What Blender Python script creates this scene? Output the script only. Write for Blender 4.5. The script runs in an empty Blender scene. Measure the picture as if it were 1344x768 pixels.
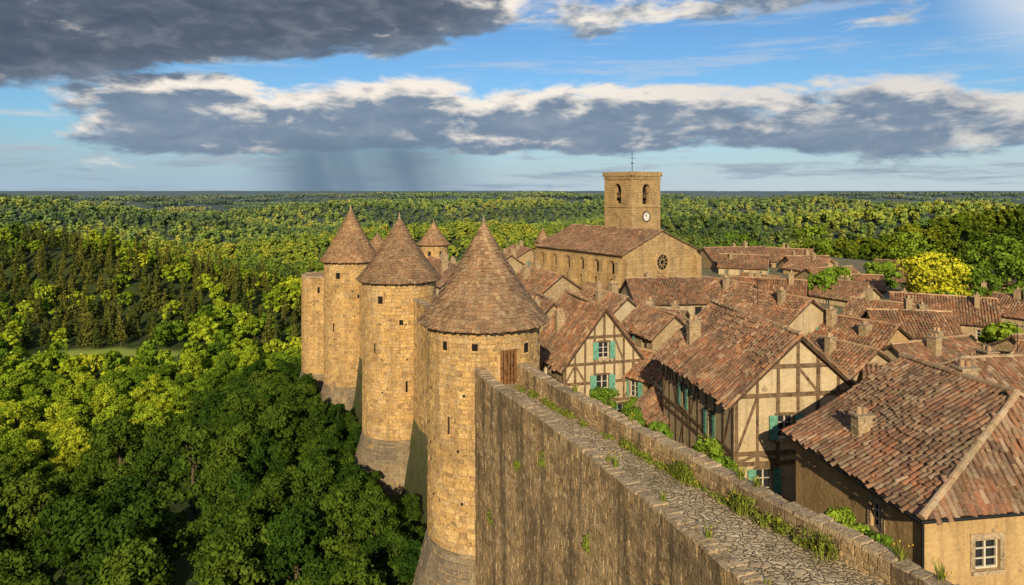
import bpy, math, random
import numpy as np
random.seed(7); rng=np.random.default_rng(7)
scene=bpy.context.scene
scene.view_settings.view_transform='Standard'; scene.view_settings.look='None'; scene.view_settings.exposure=0
U=random.uniform
SUN_AZ=(-0.06,-0.998); SUN_EL=math.radians(23)

# ------------------------------------------------------------ node helpers
def nd(nt,t,ins=None,**props):
    n=nt.nodes.new(t)
    for k,v in props.items(): setattr(n,k,v)
    for k,v in (ins or {}).items():
        if isinstance(v,bpy.types.NodeSocket): nt.links.new(v,n.inputs[k])
        else: n.inputs[k].default_value=v
    return n
def mth(nt,op,a,b=None,c=None,clamp=False):
    ins={0:a}
    if b is not None: ins[1]=b
    if c is not None: ins[2]=c
    return nd(nt,'ShaderNodeMath',ins,operation=op,use_clamp=clamp).outputs[0]
def c4(c): return (c[0],c[1],c[2],1.0)
def mixc(nt,f,a,b,blend='MIX'):
    n=nt.nodes.new('ShaderNodeMix'); n.data_type='RGBA'; n.blend_type=blend; n.clamp_factor=True
    for i,v in ((0,f),(6,a),(7,b)):
        if isinstance(v,bpy.types.NodeSocket): nt.links.new(v,n.inputs[i])
        else: n.inputs[i].default_value=(v if i==0 else c4(v))
    return n.outputs[2]
def ramp(nt,f,stops,interp='LINEAR'):
    n=nt.nodes.new('ShaderNodeValToRGB'); n.color_ramp.interpolation=interp
    e=n.color_ramp.elements
    while len(e)<len(stops): e.new(0.5)
    for i,(p,c) in enumerate(stops):
        e[i].position=p
        e[i].color=c4(c) if not isinstance(c,(int,float)) else (c,c,c,1)
    nt.links.new(f,n.inputs[0]); return n.outputs[0]
def sstep(nt,v,a,b,lo=0.0,hi=1.0):
    return nd(nt,'ShaderNodeMapRange',{0:v,1:a,2:b,3:lo,4:hi},interpolation_type='SMOOTHSTEP').outputs[0]
def noise(nt,vec,scale,detail=4,rough=.55,dist=0.0,full=False):
    if not full: detail=min(detail,3)
    return nd(nt,'ShaderNodeTexNoise',{'Vector':vec,'Scale':scale,'Detail':detail,'Roughness':rough,'Distortion':dist}).outputs[0]
def mapping(nt,vec,sc=(1,1,1),loc=(0,0,0)):
    return nd(nt,'ShaderNodeMapping',{'Vector':vec,'Location':loc,'Scale':sc}).outputs[0]
def newmat(name):
    m=bpy.data.materials.new(name); m.use_nodes=True; nt=m.node_tree; nt.nodes.clear()
    out=nt.nodes.new('ShaderNodeOutputMaterial'); return m,nt,out
def attr(nt,name='tint'): return nd(nt,'ShaderNodeAttribute',attribute_name=name).outputs['Fac']
def wpos(nt): return nd(nt,'ShaderNodeNewGeometry').outputs['Position']
def finish(nt,out,col,rough=.85,bump=None,bstr=.3,bdist=.03,spec=.25,metal=0):
    p=nd(nt,'ShaderNodeBsdfPrincipled',{'Base Color':col if isinstance(col,bpy.types.NodeSocket) else c4(col),'Roughness':rough,'Specular IOR Level':spec,'Metallic':metal})
    if bump is not None:
        b=nd(nt,'ShaderNodeBump',{'Height':bump,'Strength':bstr,'Distance':bdist}); nt.links.new(b.outputs[0],p.inputs['Normal'])
    nt.links.new(p.outputs[0],out.inputs[0])

# ------------------------------------------------------------ materials
def stone_mat(name,cols,dark=.5,grey=(.12,.105,.09),streak=.5):
    m,nt,out=newmat(name); P=wpos(nt)
    n=len(cols); c=ramp(nt,attr(nt),[(i/(n-1),cols[i]) for i in range(n)])
    f=noise(nt,P,9,5,.7); c=mixc(nt,.8,c,ramp(nt,f,[(.28,.35),(.5,1.0),(.75,1.4)]),'MULTIPLY')
    big=noise(nt,P,.42,3,.7); c=mixc(nt,ramp(nt,big,[(.30,.35),(.40,0.0),(.50,0.0),(.66,dark)]),c,ramp(nt,big,[(.44,(.50,.42,.29)),(.48,grey)]))
    st=noise(nt,mapping(nt,P,(1.5,1.5,.11)),1.0,3,.6); c=mixc(nt,ramp(nt,st,[(.50,0.0),(.64,streak)]),c,grey)
    li=noise(nt,P,2.6,3,.75); c=mixc(nt,ramp(nt,li,[(.32,.7),(.42,0.0),(.60,0.0),(.68,.5)]),c,ramp(nt,li,[(.45,(.10,.082,.05)),(.5,(.50,.42,.29))]))
    finish(nt,out,c,.9,noise(nt,P,6,3,.8),.9,.08); return m
GOLD=[(.50,.315,.125),(.66,.44,.18),(.55,.355,.14),(.72,.51,.24),(.48,.30,.13),(.60,.44,.24),(.34,.215,.10)]
M_gold=stone_mat('golden_limestone',GOLD,.45,(.23,.155,.085),.42)
M_wall=stone_mat('weathered_rampart_stone',[(.34,.235,.125),(.46,.33,.18),(.37,.26,.14),(.50,.375,.22),(.27,.19,.11),(.42,.31,.18)],.75,(.115,.09,.06),.85)
M_grey=stone_mat('grey_base_stone',[(.18,.15,.11),(.27,.22,.15),(.22,.18,.13),(.31,.26,.18)],.6)
M_church=stone_mat('church_stone',[(.42,.285,.13),(.50,.355,.17),(.45,.31,.145),(.55,.40,.215)],.5,(.2,.145,.09),.4)
M_cope=stone_mat('coping_stone',[(.35,.27,.17),(.48,.37,.24),(.40,.31,.2),(.5,.40,.27)],.6,(.16,.135,.095),.2)
def simple(name,col,rough=.85,var=.25,scale=3,bs=.3,spec=.25,metal=0):
    m,nt,out=newmat(name); P=wpos(nt); f=noise(nt,P,scale,3,.65)
    c=mixc(nt,1.0,col,ramp(nt,f,[(.25,1-var*1.6),(.5,1.0),(.8,1+var)]),'MULTIPLY')
    finish(nt,out,c,rough,noise(nt,P,scale*5,2),bs,.02,spec,metal); return m
M_mortar=simple('lime_mortar',(.38,.26,.13),.95,.3,2)
M_mortard=simple('dark_mortar',(.22,.165,.10),.95,.3,2)
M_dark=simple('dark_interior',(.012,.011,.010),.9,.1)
M_glass=simple('window_glass',(.025,.03,.035),.12,.2,1,.05,.6)
M_wood=simple('oak_beam',(.085,.055,.035),.8,.5,6)
M_timber=simple('timber_frame_wood',(.17,.115,.07),.85,.5,5)
M_door=simple('door_wood',(.20,.10,.04),.7,.5,6)
M_shut=simple('teal_painted_shutter',(.14,.35,.27),.6,.35,5)
M_white=simple('window_frame_paint',(.6,.56,.48),.6,.2,5)
M_iron=simple('iron',(.03,.03,.03),.5,.2,5,.1,.5,.6)
M_bell=simple('bell_bronze',(.12,.09,.04),.4,.3,5,.1,.5,.8)
def plaster(name,col,col2):
    m,nt,out=newmat(name); P=wpos(nt)
    c=mixc(nt,ramp(nt,noise(nt,P,.9,3,.7),[(.35,0.0),(.65,1.0)]),col,col2)
    c=mixc(nt,ramp(nt,noise(nt,mapping(nt,P,(1.6,1.6,.16)),1.2,3,.65),[(.48,0.0),(.68,.6)]),c,(col[0]*.5,col[1]*.48,col[2]*.45))
    c=mixc(nt,ramp(nt,noise(nt,P,2.1,3,.7),[(.64,0.0),(.67,.75)]),c,(.27,.205,.13))
    c=mixc(nt,.5,c,ramp(nt,noise(nt,P,9,3,.7),[(.3,.65),(.7,1.3)]),'MULTIPLY')
    finish(nt,out,c,.92,noise(nt,P,5,3,.75),.5,.06); return m
M_cream=plaster('cream_plaster',(.56,.45,.29),(.46,.36,.22))
M_ochre=plaster('ochre_plaster',(.56,.39,.19),(.46,.315,.15))
M_pale=plaster('pale_plaster',(.52,.44,.32),(.42,.34,.23))
M_hous=plaster('timber_infill_plaster',(.58,.48,.32),(.49,.395,.25))
m,nt,out=newmat('rubble_stone'); P=wpos(nt)
Pm=mapping(nt,P,(1,1,1.7)); 
v=nd(nt,'ShaderNodeTexVoronoi',{'Vector':Pm,'Scale':2.6,'Randomness':.9}); e=nd(nt,'ShaderNodeTexVoronoi',{'Vector':Pm,'Scale':2.6,'Randomness':.9},feature='DISTANCE_TO_EDGE')
sx=nd(nt,'ShaderNodeSeparateColor',{0:v.outputs['Color']}).outputs[0]
c=ramp(nt,sx,[(0,(.30,.21,.12)),(.4,(.44,.33,.19)),(.7,(.37,.27,.155)),(1,(.5,.39,.24))])
c=mixc(nt,ramp(nt,e.outputs['Distance'],[(.02,1.0),(.09,0.0)]),c,(.42,.33,.2))
c=mixc(nt,ramp(nt,noise(nt,P,.6,3),[(.5,0.0),(.75,.5)]),c,(.18,.14,.09))
finish(nt,out,c,.92,ramp(nt,e.outputs['Distance'],[(0,0.0),(.12,1.0)]),.6,.05); M_rubble=m
def tile_mat(name,cols,moss=.5):
    m,nt,out=newmat(name); P=wpos(nt); n=len(cols)
    c=ramp(nt,attr(nt),[(i/(n-1),cols[i]) for i in range(n)],'LINEAR')
    rnd=nd(nt,'ShaderNodeObjectInfo').outputs['Random']
    c=mixc(nt,.8,c,ramp(nt,rnd,[(0,(.70,.66,.68)),(.25,(1.12,1.0,.9)),(.5,(.86,.84,.86)),(.75,(1.2,1.12,1.02)),(1,(1.0,.82,.70))]),'MULTIPLY')
    c=mixc(nt,ramp(nt,noise(nt,P,.7,3,.7),[(.40,0.0),(.62,moss)]),c,(.105,.08,.058))
    c=mixc(nt,ramp(nt,noise(nt,P,3.4,3,.8),[(.54,0.0),(.64,.6)]),c,(.38,.31,.21))
    c=mixc(nt,ramp(nt,noise(nt,P,1.7,3,.7),[(.57,0.0),(.70,.55)]),c,(.15,.135,.065))
    c=mixc(nt,.6,c,ramp(nt,noise(nt,P,17,2,.6),[(.25,.5),(.5,1.0),(.8,1.4)]),'MULTIPLY')
    finish(nt,out,c,.88); return m
M_tile=tile_mat('terracotta_canal_tile',[(.13,.08,.058),(.32,.15,.085),(.43,.215,.115),(.19,.115,.08),(.47,.28,.16),(.25,.145,.10),(.36,.25,.17),(.50,.37,.25)],.65)
M_ctile=tile_mat('flat_clay_tile',[(.22,.13,.08),(.36,.215,.12),(.43,.28,.155),(.26,.165,.10),(.48,.345,.205),(.37,.235,.13)],.45)
M_ridge=tile_mat('ridge_tile',[(.40,.25,.14),(.54,.41,.26),(.45,.31,.19),(.54,.44,.30)],.3)
m,nt,out=newmat('cobblestones'); P=wpos(nt); Pd=mapping(nt,P,(1,1,0.001))
Pd2=nd(nt,'ShaderNodeVectorMath',{0:Pd,1:nd(nt,'ShaderNodeTexNoise',{'Vector':P,'Scale':2.0}).outputs[1]},operation='ADD').outputs[0]
v=nd(nt,'ShaderNodeTexVoronoi',{'Vector':Pd2,'Scale':4.6,'Randomness':.7}); e=nd(nt,'ShaderNodeTexVoronoi',{'Vector':Pd2,'Scale':4.6,'Randomness':.7},feature='DISTANCE_TO_EDGE')
sx=nd(nt,'ShaderNodeSeparateColor',{0:v.outputs['Color']}).outputs[0]
c=ramp(nt,sx,[(0,(.40,.31,.2)),(.3,(.58,.47,.31)),(.6,(.48,.38,.25)),(1,(.66,.55,.38))])
c=mixc(nt,ramp(nt,e.outputs['Distance'],[(.01,1.0),(.06,0.0)]),c,(.12,.10,.055))
c=mixc(nt,ramp(nt,noise(nt,P,.8,3),[(.55,0.0),(.75,.6)]),c,(.19,.17,.09))
finish(nt,out,c,.85,ramp(nt,e.outputs['Distance'],[(0,0.0),(.1,.8),(.3,1.0)]),1.0,.05); M_cob=m
# foliage
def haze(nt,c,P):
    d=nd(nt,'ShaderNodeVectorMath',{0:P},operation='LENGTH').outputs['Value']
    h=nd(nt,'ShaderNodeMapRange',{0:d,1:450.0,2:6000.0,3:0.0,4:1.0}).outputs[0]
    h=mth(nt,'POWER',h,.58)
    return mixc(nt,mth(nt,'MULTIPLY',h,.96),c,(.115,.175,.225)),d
def leaf_mat(name,cols,zone=True):
    m,nt,out=newmat(name); P=wpos(nt)
    rnd=nd(nt,'ShaderNodeObjectInfo').outputs['Random']
    big=noise(nt,P,.006,3,.6)
    f=mth(nt,'ADD',mth(nt,'MULTIPLY',rnd,.62),mth(nt,'MULTIPLY',mth(nt,'SUBTRACT',big,.34),1.5))
    c=ramp(nt,f,[(i/(len(cols)-1),cols[i]) for i in range(len(cols))])
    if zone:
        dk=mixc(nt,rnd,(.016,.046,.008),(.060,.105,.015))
        wd_=noise(nt,mapping(nt,P,(.0016,.0040,0)),1.0,3,.55); c=mixc(nt,ramp(nt,wd_,[(.50,0.0),(.58,.65)]),c,dk)  # cloud-shadow bands over the valley, painted into the leaf colour by stretched noise
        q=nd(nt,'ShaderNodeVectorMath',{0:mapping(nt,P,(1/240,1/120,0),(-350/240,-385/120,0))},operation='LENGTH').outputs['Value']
        c=mixc(nt,sstep(nt,q,.7,1.15,.6,0.0),c,dk)  # shade on the right-hand hill, painted into the leaf colour
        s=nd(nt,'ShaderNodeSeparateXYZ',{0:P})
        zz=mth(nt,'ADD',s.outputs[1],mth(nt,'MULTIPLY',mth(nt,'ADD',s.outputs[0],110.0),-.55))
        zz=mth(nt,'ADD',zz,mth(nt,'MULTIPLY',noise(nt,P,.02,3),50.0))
        c=mixc(nt,sstep(nt,zz,155.0,205.0,.90,0.0),c,dk)  # shadow over the near left slope, painted into the leaf colour by position
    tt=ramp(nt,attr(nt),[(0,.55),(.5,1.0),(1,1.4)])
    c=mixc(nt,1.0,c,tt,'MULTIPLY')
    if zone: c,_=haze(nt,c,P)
    a=nd(nt,'ShaderNodeBsdfDiffuse',{'Color':c}); nt.links.new(a.outputs[0],out.inputs[0]); return m
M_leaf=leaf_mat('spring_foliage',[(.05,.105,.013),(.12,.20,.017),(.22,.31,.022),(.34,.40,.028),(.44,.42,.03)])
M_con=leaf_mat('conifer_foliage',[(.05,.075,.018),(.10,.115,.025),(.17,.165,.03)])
M_bush=leaf_mat('garden_foliage',[(.06,.12,.016),(.14,.23,.025),(.27,.35,.035)],False)
M_yel=leaf_mat('bright_yellow_foliage',[(.46,.48,.03),(.54,.52,.04)],False)
M_weed=leaf_mat('weed_foliage',[(.13,.18,.03),(.28,.29,.05)],False)
M_flow=simple('yellow_flower',(.6,.45,.03),.8,.2)
M_bark=simple('bark',(.12,.09,.065),.95,.4,6)

# ------------------------------------------------------------ mesh builder
class MB:
    def __init__(s): s.v=[];s.n=[];s.t=[];s.m=[];s.b=[]
    def face(s,pts,t=.5,m=0):
        s.v.extend(pts); s.n.append(len(pts)); s.t.append(t); s.m.append(m)
    def bulk(s,Q,T,m=0):
        s.b.append((np.asarray(Q,float).reshape(-1,4,3),np.asarray(T,float),m))
    def hexa(s,p,t=.5,m=0):
        for q in ((3,2,1,0),(4,5,6,7),(0,1,5,4),(1,2,6,5),(2,3,7,6),(3,0,4,7)): s.face([p[i] for i in q],t,m)
    def box(s,x0,x1,y0,y1,z0,z1,t=.5,m=0):
        s.hexa([(x0,y0,z0),(x1,y0,z0),(x1,y1,z0),(x0,y1,z0),(x0,y0,z1),(x1,y0,z1),(x1,y1,z1),(x0,y1,z1)],t,m)
    def tube(s,a,b,ra,rb,k=6,t=.5,m=0):
        a=np.array(a,float);b=np.array(b,float);d=b-a;d/=np.linalg.norm(d)+1e-9
        u=np.cross(d,(0,0,1) if abs(d[2])<.9 else (1,0,0));u/=np.linalg.norm(u);w=np.cross(d,u)
        A=[tuple(a+ra*(math.cos(i*2*math.pi/k)*u+math.sin(i*2*math.pi/k)*w)) for i in range(k)]
        B=[tuple(b+rb*(math.cos(i*2*math.pi/k)*u+math.sin(i*2*math.pi/k)*w)) for i in range(k)]
        for i in range(k):
            j=(i+1)%k; s.face([A[i],A[j],B[j],B[i]],t,m)
        s.face(B,t,m)
    def mesh(s,name,mats):
        V=[];N=[];T=[];Mi=[]
        if s.n: V.append(np.array(s.v,float).reshape(-1,3));N.append(np.array(s.n));T.append(np.array(s.t,float));Mi.append(np.array(s.m))
        for Q,t,m in s.b:
            V.append(Q.reshape(-1,3));N.append(np.full(len(Q),4));T.append(np.broadcast_to(t,(len(Q),)));Mi.append(np.full(len(Q),m))
        V=np.concatenate(V);N=np.concatenate(N);T=np.concatenate(T);Mi=np.concatenate(Mi)
        me=bpy.data.meshes.new(name); me.vertices.add(len(V)); me.vertices.foreach_set('co',V.astype(np.float32).ravel())
        me.loops.add(len(V)); me.polygons.add(len(N))
        me.polygons.foreach_set('loop_start',np.concatenate([[0],np.cumsum(N)[:-1]]).astype(np.int32))
        me.loops.foreach_set('vertex_index',np.arange(len(V),dtype=np.int32))
        me.polygons.foreach_set('material_index',Mi.astype(np.int32))
        for mm in mats: me.materials.append(mm)
        a=me.attributes.new('tint','FLOAT','FACE'); a.data.foreach_set('value',T.astype(np.float32))
        me.update(calc_edges=True); return me
    def obj(s,name,mats,parent=None,loc=(0,0,0),rot=0):
        if not s.n and not s.b: return None
        o=bpy.data.objects.new(name,s.mesh(name,mats)); scene.collection.objects.link(o)
        o.location=loc; o.rotation_euler=(0,0,rot)
        if parent: o.parent=parent
        return o
def empty(name,loc=(0,0,0),rot=0):
    o=bpy.data.objects.new(name,None); o.empty_display_size=.5; scene.collection.objects.link(o); o.location=loc; o.rotation_euler=(0,0,rot); return o

# ------------------------------------------------------------ masonry
def blocks(mb,P,srange,z0,z1,ch=.32,bl=.5,dep=.05,gap=.012,ops=(),m=0,bev=.014):
    z=z0
    while z<z1-.04:
        h=ch*U(.75,1.28)
        if z+h>z1-.14: h=z1-z
        zc=z+h/2; a,b=srange(zc); iv=[(a,b)] if b>a else []
        for (o0,o1,ob,ot,arch) in ops:
            if ob-.05<zc<ot+.02:
                x0,x1=o0,o1
                if arch:
                    r=(o1-o0)/2; q=zc-(ot-r)
                    if q>0: w=math.sqrt(max(0,r*r-q*q)); x0,x1=(o0+o1)/2-w,(o0+o1)/2+w
                ni=[]
                for (p,q2) in iv:
                    if x1<=p or x0>=q2: ni.append((p,q2))
                    else:
                        if x0>p: ni.append((p,x0))
                        if x1<q2: ni.append((x1,q2))
                iv=ni
        for (p,q2) in iv:
            s=p-U(0,bl*.5)
            while s<q2:
                l=bl*U(.45,1.6); s0=max(s,p); s1=min(s+l,q2)
                if q2-s1<.12: s1=q2
                if s1-s0>.06:
                    o=dep*U(.3,1.0); g=gap*U(.5,1.4); j=lambda: U(-.012,.012)
                    if U(0,1)<.07: o*=.2
                    A=[P(s0+g,z+g,-.01),P(s1-g,z+g,-.01),P(s1-g,z+h-g,-.01),P(s0+g,z+h-g,-.01)]
                    B=[P(s0+g+bev+j(),z+g+bev+j(),o),P(s1-g-bev+j(),z+g+bev+j(),o),P(s1-g-bev+j(),z+h-g-bev+j(),o),P(s0+g+bev+j(),z+h-g-bev+j(),o)]
                    t=U(0,1)
                    mb.face(B,t,m)
                    for i in range(4):
                        k=(i+1)%4; mb.face([A[i],A[k],B[k],B[i]],t,m)
                s+=l
                if s1>=q2: break
        z+=h
def plane_P(O,ux,n):
    return lambda s,z,o:(O[0]+ux[0]*s+n[0]*o,O[1]+ux[1]*s+n[1]*o,z)
def clip(poly,a,b,c):
    r=[]
    for i in range(len(poly)):
        p=poly[i];q=poly[(i+1)%len(poly)];dp=a*p[0]+b*p[1]-c;dq=a*q[0]+b*q[1]-c
        if dp<=0: r.append(p)
        if (dp<0<dq) or (dq<0<dp):
            k=dp/(dp-dq); r.append((p[0]+(q[0]-p[0])*k,p[1]+(q[1]-p[1])*k))
    return r
def wall_face(mb,P,W,z0,eave,ridge=None,ops=(),depth=.2,m=0,mp=1):
    top=ridge if ridge else eave
    S=sorted(set([0,W]+[o[0] for o in ops]+[o[1] for o in ops])); Z=sorted(set([z0,top]+[o[2] for o in ops]+[o[3] for o in ops]))
    hp=[]
    if ridge:
        k=(ridge-eave)/(W/2); hp=[(-k,1,eave),(k,1,eave+k*W)]
    for i in range(len(S)-1):
        for j in range(len(Z)-1):
            sc=(S[i]+S[i+1])/2; zc=(Z[j]+Z[j+1])/2
            if any(o[0]<sc<o[1] and o[2]<zc<o[3] for o in ops): continue
            poly=[(S[i],Z[j]),(S[i+1],Z[j]),(S[i+1],Z[j+1]),(S[i],Z[j+1])]
            for h in hp:
                poly=clip(poly,*h)
                if len(poly)<3: break
            if len(poly)>=3: mb.face([P(s,z,0) for s,z in poly],.5,m)
    for (a,b,c,d,arch) in ops:
        D=-depth
        mb.face([P(a,c,D),P(b,c,D),P(b,d,D),P(a,d,D)],.5,mp)
        mb.face([P(a,c,0),P(b,c,0),P(b,c,D),P(a,c,D)],.5,m); mb.face([P(a,c,0),P(a,c,D),P(a,d,D),P(a,d,0)],.5,m); mb.face([P(b,c,0),P(b,d,0),P(b,d,D),P(b,c,D)],.5,m)
        if arch:
            r=(b-a)/2; cs=(a+b)/2; cz=d-r; K=8
            pts=[(cs-r*math.cos(math.pi*k/K),cz+r*math.sin(math.pi*k/K)) for k in range(K+1)]
            for k in range(K):
                p,q=pts[k],pts[k+1]
                mb.face([P(p[0],p[1],0),P(q[0],q[1],0),P(q[0],d,0),P(p[0],d,0)],.5,m)
                mb.face([P(p[0],p[1],0),P(p[0],p[1],D),P(q[0],q[1],D),P(q[0],q[1],0)],.5,m)
                e=1+.22/r
                P0=[(cs+(x-cs)*f,cz+(zv-cz)*f) for f in (1,e) for (x,zv) in (p,q)]
                mb.hexa([P(*P0[0],.0),P(*P0[1],.0),P(*P0[3],.0),P(*P0[2],.0),P(*P0[0],.09),P(*P0[1],.09),P(*P0[3],.09),P(*P0[2],.09)],U(.3,1),m)
        else: mb.face([P(a,d,0),P(a,d,D),P(b,d,D),P(b,d,0)],.5,m)
def bar(mb,P,s0,s1,z0,z1,o0,o1,t=.5,m=0):
    mb.hexa([P(s0,z0,o0),P(s1,z0,o0),P(s1,z0,o1),P(s0,z0,o1),P(s0,z1,o0),P(s1,z1,o0),P(s1,z1,o1),P(s0,z1,o1)],t,m)
def dbar(mb,P,sa,za,sb,zb,w,o0,o1,t=.5,m=0):
    L=math.hypot(sb-sa,zb-za); nx,nz=-(zb-za)/L*w/2,(sb-sa)/L*w/2
    c=[(sa-nx,za-nz),(sa+nx,za+nz),(sb+nx,zb+nz),(sb-nx,zb-nz)]
    mb.hexa([P(*q,o0) for q in c]+[P(*q,o1) for q in c],t,m)
def window(W,Sh,P,op,style):
    a,b,c,d,_=op; w=b-a; h=d-c; t=.055
    if style=='door':
        bar(W,P,a+.03,b-.03,c,d-.03,-.15,-.10,.5,2); return
    if style!='dark':
        for q in ((a,a+t,c,d),(b-t,b,c,d)): bar(W,P,*q,-.15,-.08,.5,0)
        for q in ((a+t,b-t,c,c+t),(a+t,b-t,d-t,d)): bar(W,P,*q,-.148,-.082,.5,0)
        bar(W,P,(a+b)/2-.03,(a+b)/2+.03,c+t,d-t,-.15,-.085,.5,0)
        for k in (1,2):
            zz=c+h*k/3; bar(W,P,a+t,b-t,zz-.016,zz+.016,-.14,-.095,.5,0)
    bar(W,P,a-.12,b+.12,c-.12,c-.002,-.02,.09,U(.3,.9),3)
    if style in('plain','dark'):
        bar(W,P,a-.15,b+.15,d+.002,d+.2,-.01,.035,U(.3,.9),3)
        bar(W,P,a-.15,a-.002,c+.001,d,-.01,.03,U(.3,.9),3); bar(W,P,b+.002,b+.15,c+.001,d,-.01,.03,U(.3,.9),3)
    if style=='shut':
        for (x0,x1) in ((a-w*.54,a-.02),(b+.02,b+w*.54)):
            bar(Sh,P,x0,x1,c-.03,d+.03,.075,.10,.5,0)
            for zz in (c+.12,d-.15): bar(Sh,P,x0+.03,x1-.03,zz-.04,zz+.04,.10,.125,.5,0)
            n=int(h/.11)
            for k in range(n):
                zz=c+.2+k*.11
                if zz<d-.25: bar(Sh,P,x0+.06,x1-.06,zz,zz+.06,.10,.112,.5,0)

# ------------------------------------------------------------ roofs
def slope(mb,O,ux,us,n,T,s0,s1,pitch=.23,expo=.33,K=4,seed=0):
    O=np.array(O,float);ux=np.array(ux,float);us=np.array(us,float);n=np.array(n,float)
    r=np.random.default_rng(seed)
    poly=[(s0(0),0),(s1(0),0),(s1(T),T),(s0(T),T)]
    top=[tuple(O+ux*s+us*t-n*.02) for s,t in poly]; bot=[tuple(O+ux*s+us*t-n*.15) for s,t in poly]
    mb.face(top,.15,0); mb.face(bot[::-1],.5,1)
    for i in range(4):
        j=(i+1)%4; mb.face([bot[i],bot[j],top[j],top[i]],.5,1)
    nr=max(1,int(T/expo)); ex=T/nr; smin=min(s0(0),s0(T)); smax=max(s1(0),s1(T)); nc=max(1,int(round((smax-smin)/pitch))); pt=(smax-smin)/nc
    cc,rr=np.meshgrid(np.arange(nc),np.arange(nr)); cc=cc.ravel(); rr=rr.ravel()
    S=smin+(cc+.5)*pt; Tt=rr*ex
    lo=np.array([s0(t+ex*.5) for t in Tt]); hi=np.array([s1(t+ex*.5) for t in Tt])
    ok=(S>lo-.02)&(S<hi+.02); S=S[ok];Tt=Tt[ok];rk=rr[ok];ck_=cc[ok];N=len(S)
    if N==0: return
    coloff=r.normal(0,.06,nc); Tt=Tt+coloff[ck_]+r.normal(0,.02,N)
    S=S+r.normal(0,.018,N); lift=r.uniform(0,.028,N); sk=r.normal(0,.018,N)
    sag=.05*np.sin(S*.9+seed)+.045*np.sin(Tt*1.3+S*.4+seed*2)
    ang=np.pi*np.arange(K+1)/K; ds=-np.cos(ang)*pt*.47; dn=np.sin(ang)*pt*.36
    def ring(t,up,wf,sh):
        s=S[:,None]+sh[:,None]+ds[None]*wf; h=dn[None]*wf+up[:,None]+sag[:,None]
        return O+s[...,None]*ux+t[:,None,None]*us+h[...,None]*n
    A=ring(Tt-.03,.02+lift,1.0,-sk); B=ring(Tt+ex+.04,.0+lift*.3,.85,sk)
    Q=np.stack([A[:,:-1],A[:,1:],B[:,1:],B[:,:-1]],2).reshape(-1,4,3)
    tint=r.uniform(0,1,N)
    mb.bulk(Q,np.repeat(tint,K),0)
def ridge_tiles(mb,a,b,r=.15,m=2,l=.42):
    a=np.array(a,float);b=np.array(b,float);d=b-a;L=np.linalg.norm(d);d/=L
    u=np.cross(d,(0,0,1.));u/=np.linalg.norm(u);w=np.cross(u,d)
    n=max(1,int(L/l))
    for i in range(n):
        p=a+d*(L*i/n);q=a+d*(L*(i+1)/n+.04);t=U(0,1);R1=r*U(.95,1.15);R2=r*.9;sh=w*U(-.01,.03)
        A=[tuple(p+sh+R1*(math.cos(k*math.pi/5)*u+math.sin(k*math.pi/5)*w)-w*.05) for k in range(6)]
        B=[tuple(q+sh+R2*(math.cos(k*math.pi/5)*u+math.sin(k*math.pi/5)*w)-w*.05) for k in range(6)]
        for k in range(5): mb.face([A[k],A[k+1],B[k+1],B[k]],t,m)
        mb.face(A,t,m)

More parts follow.
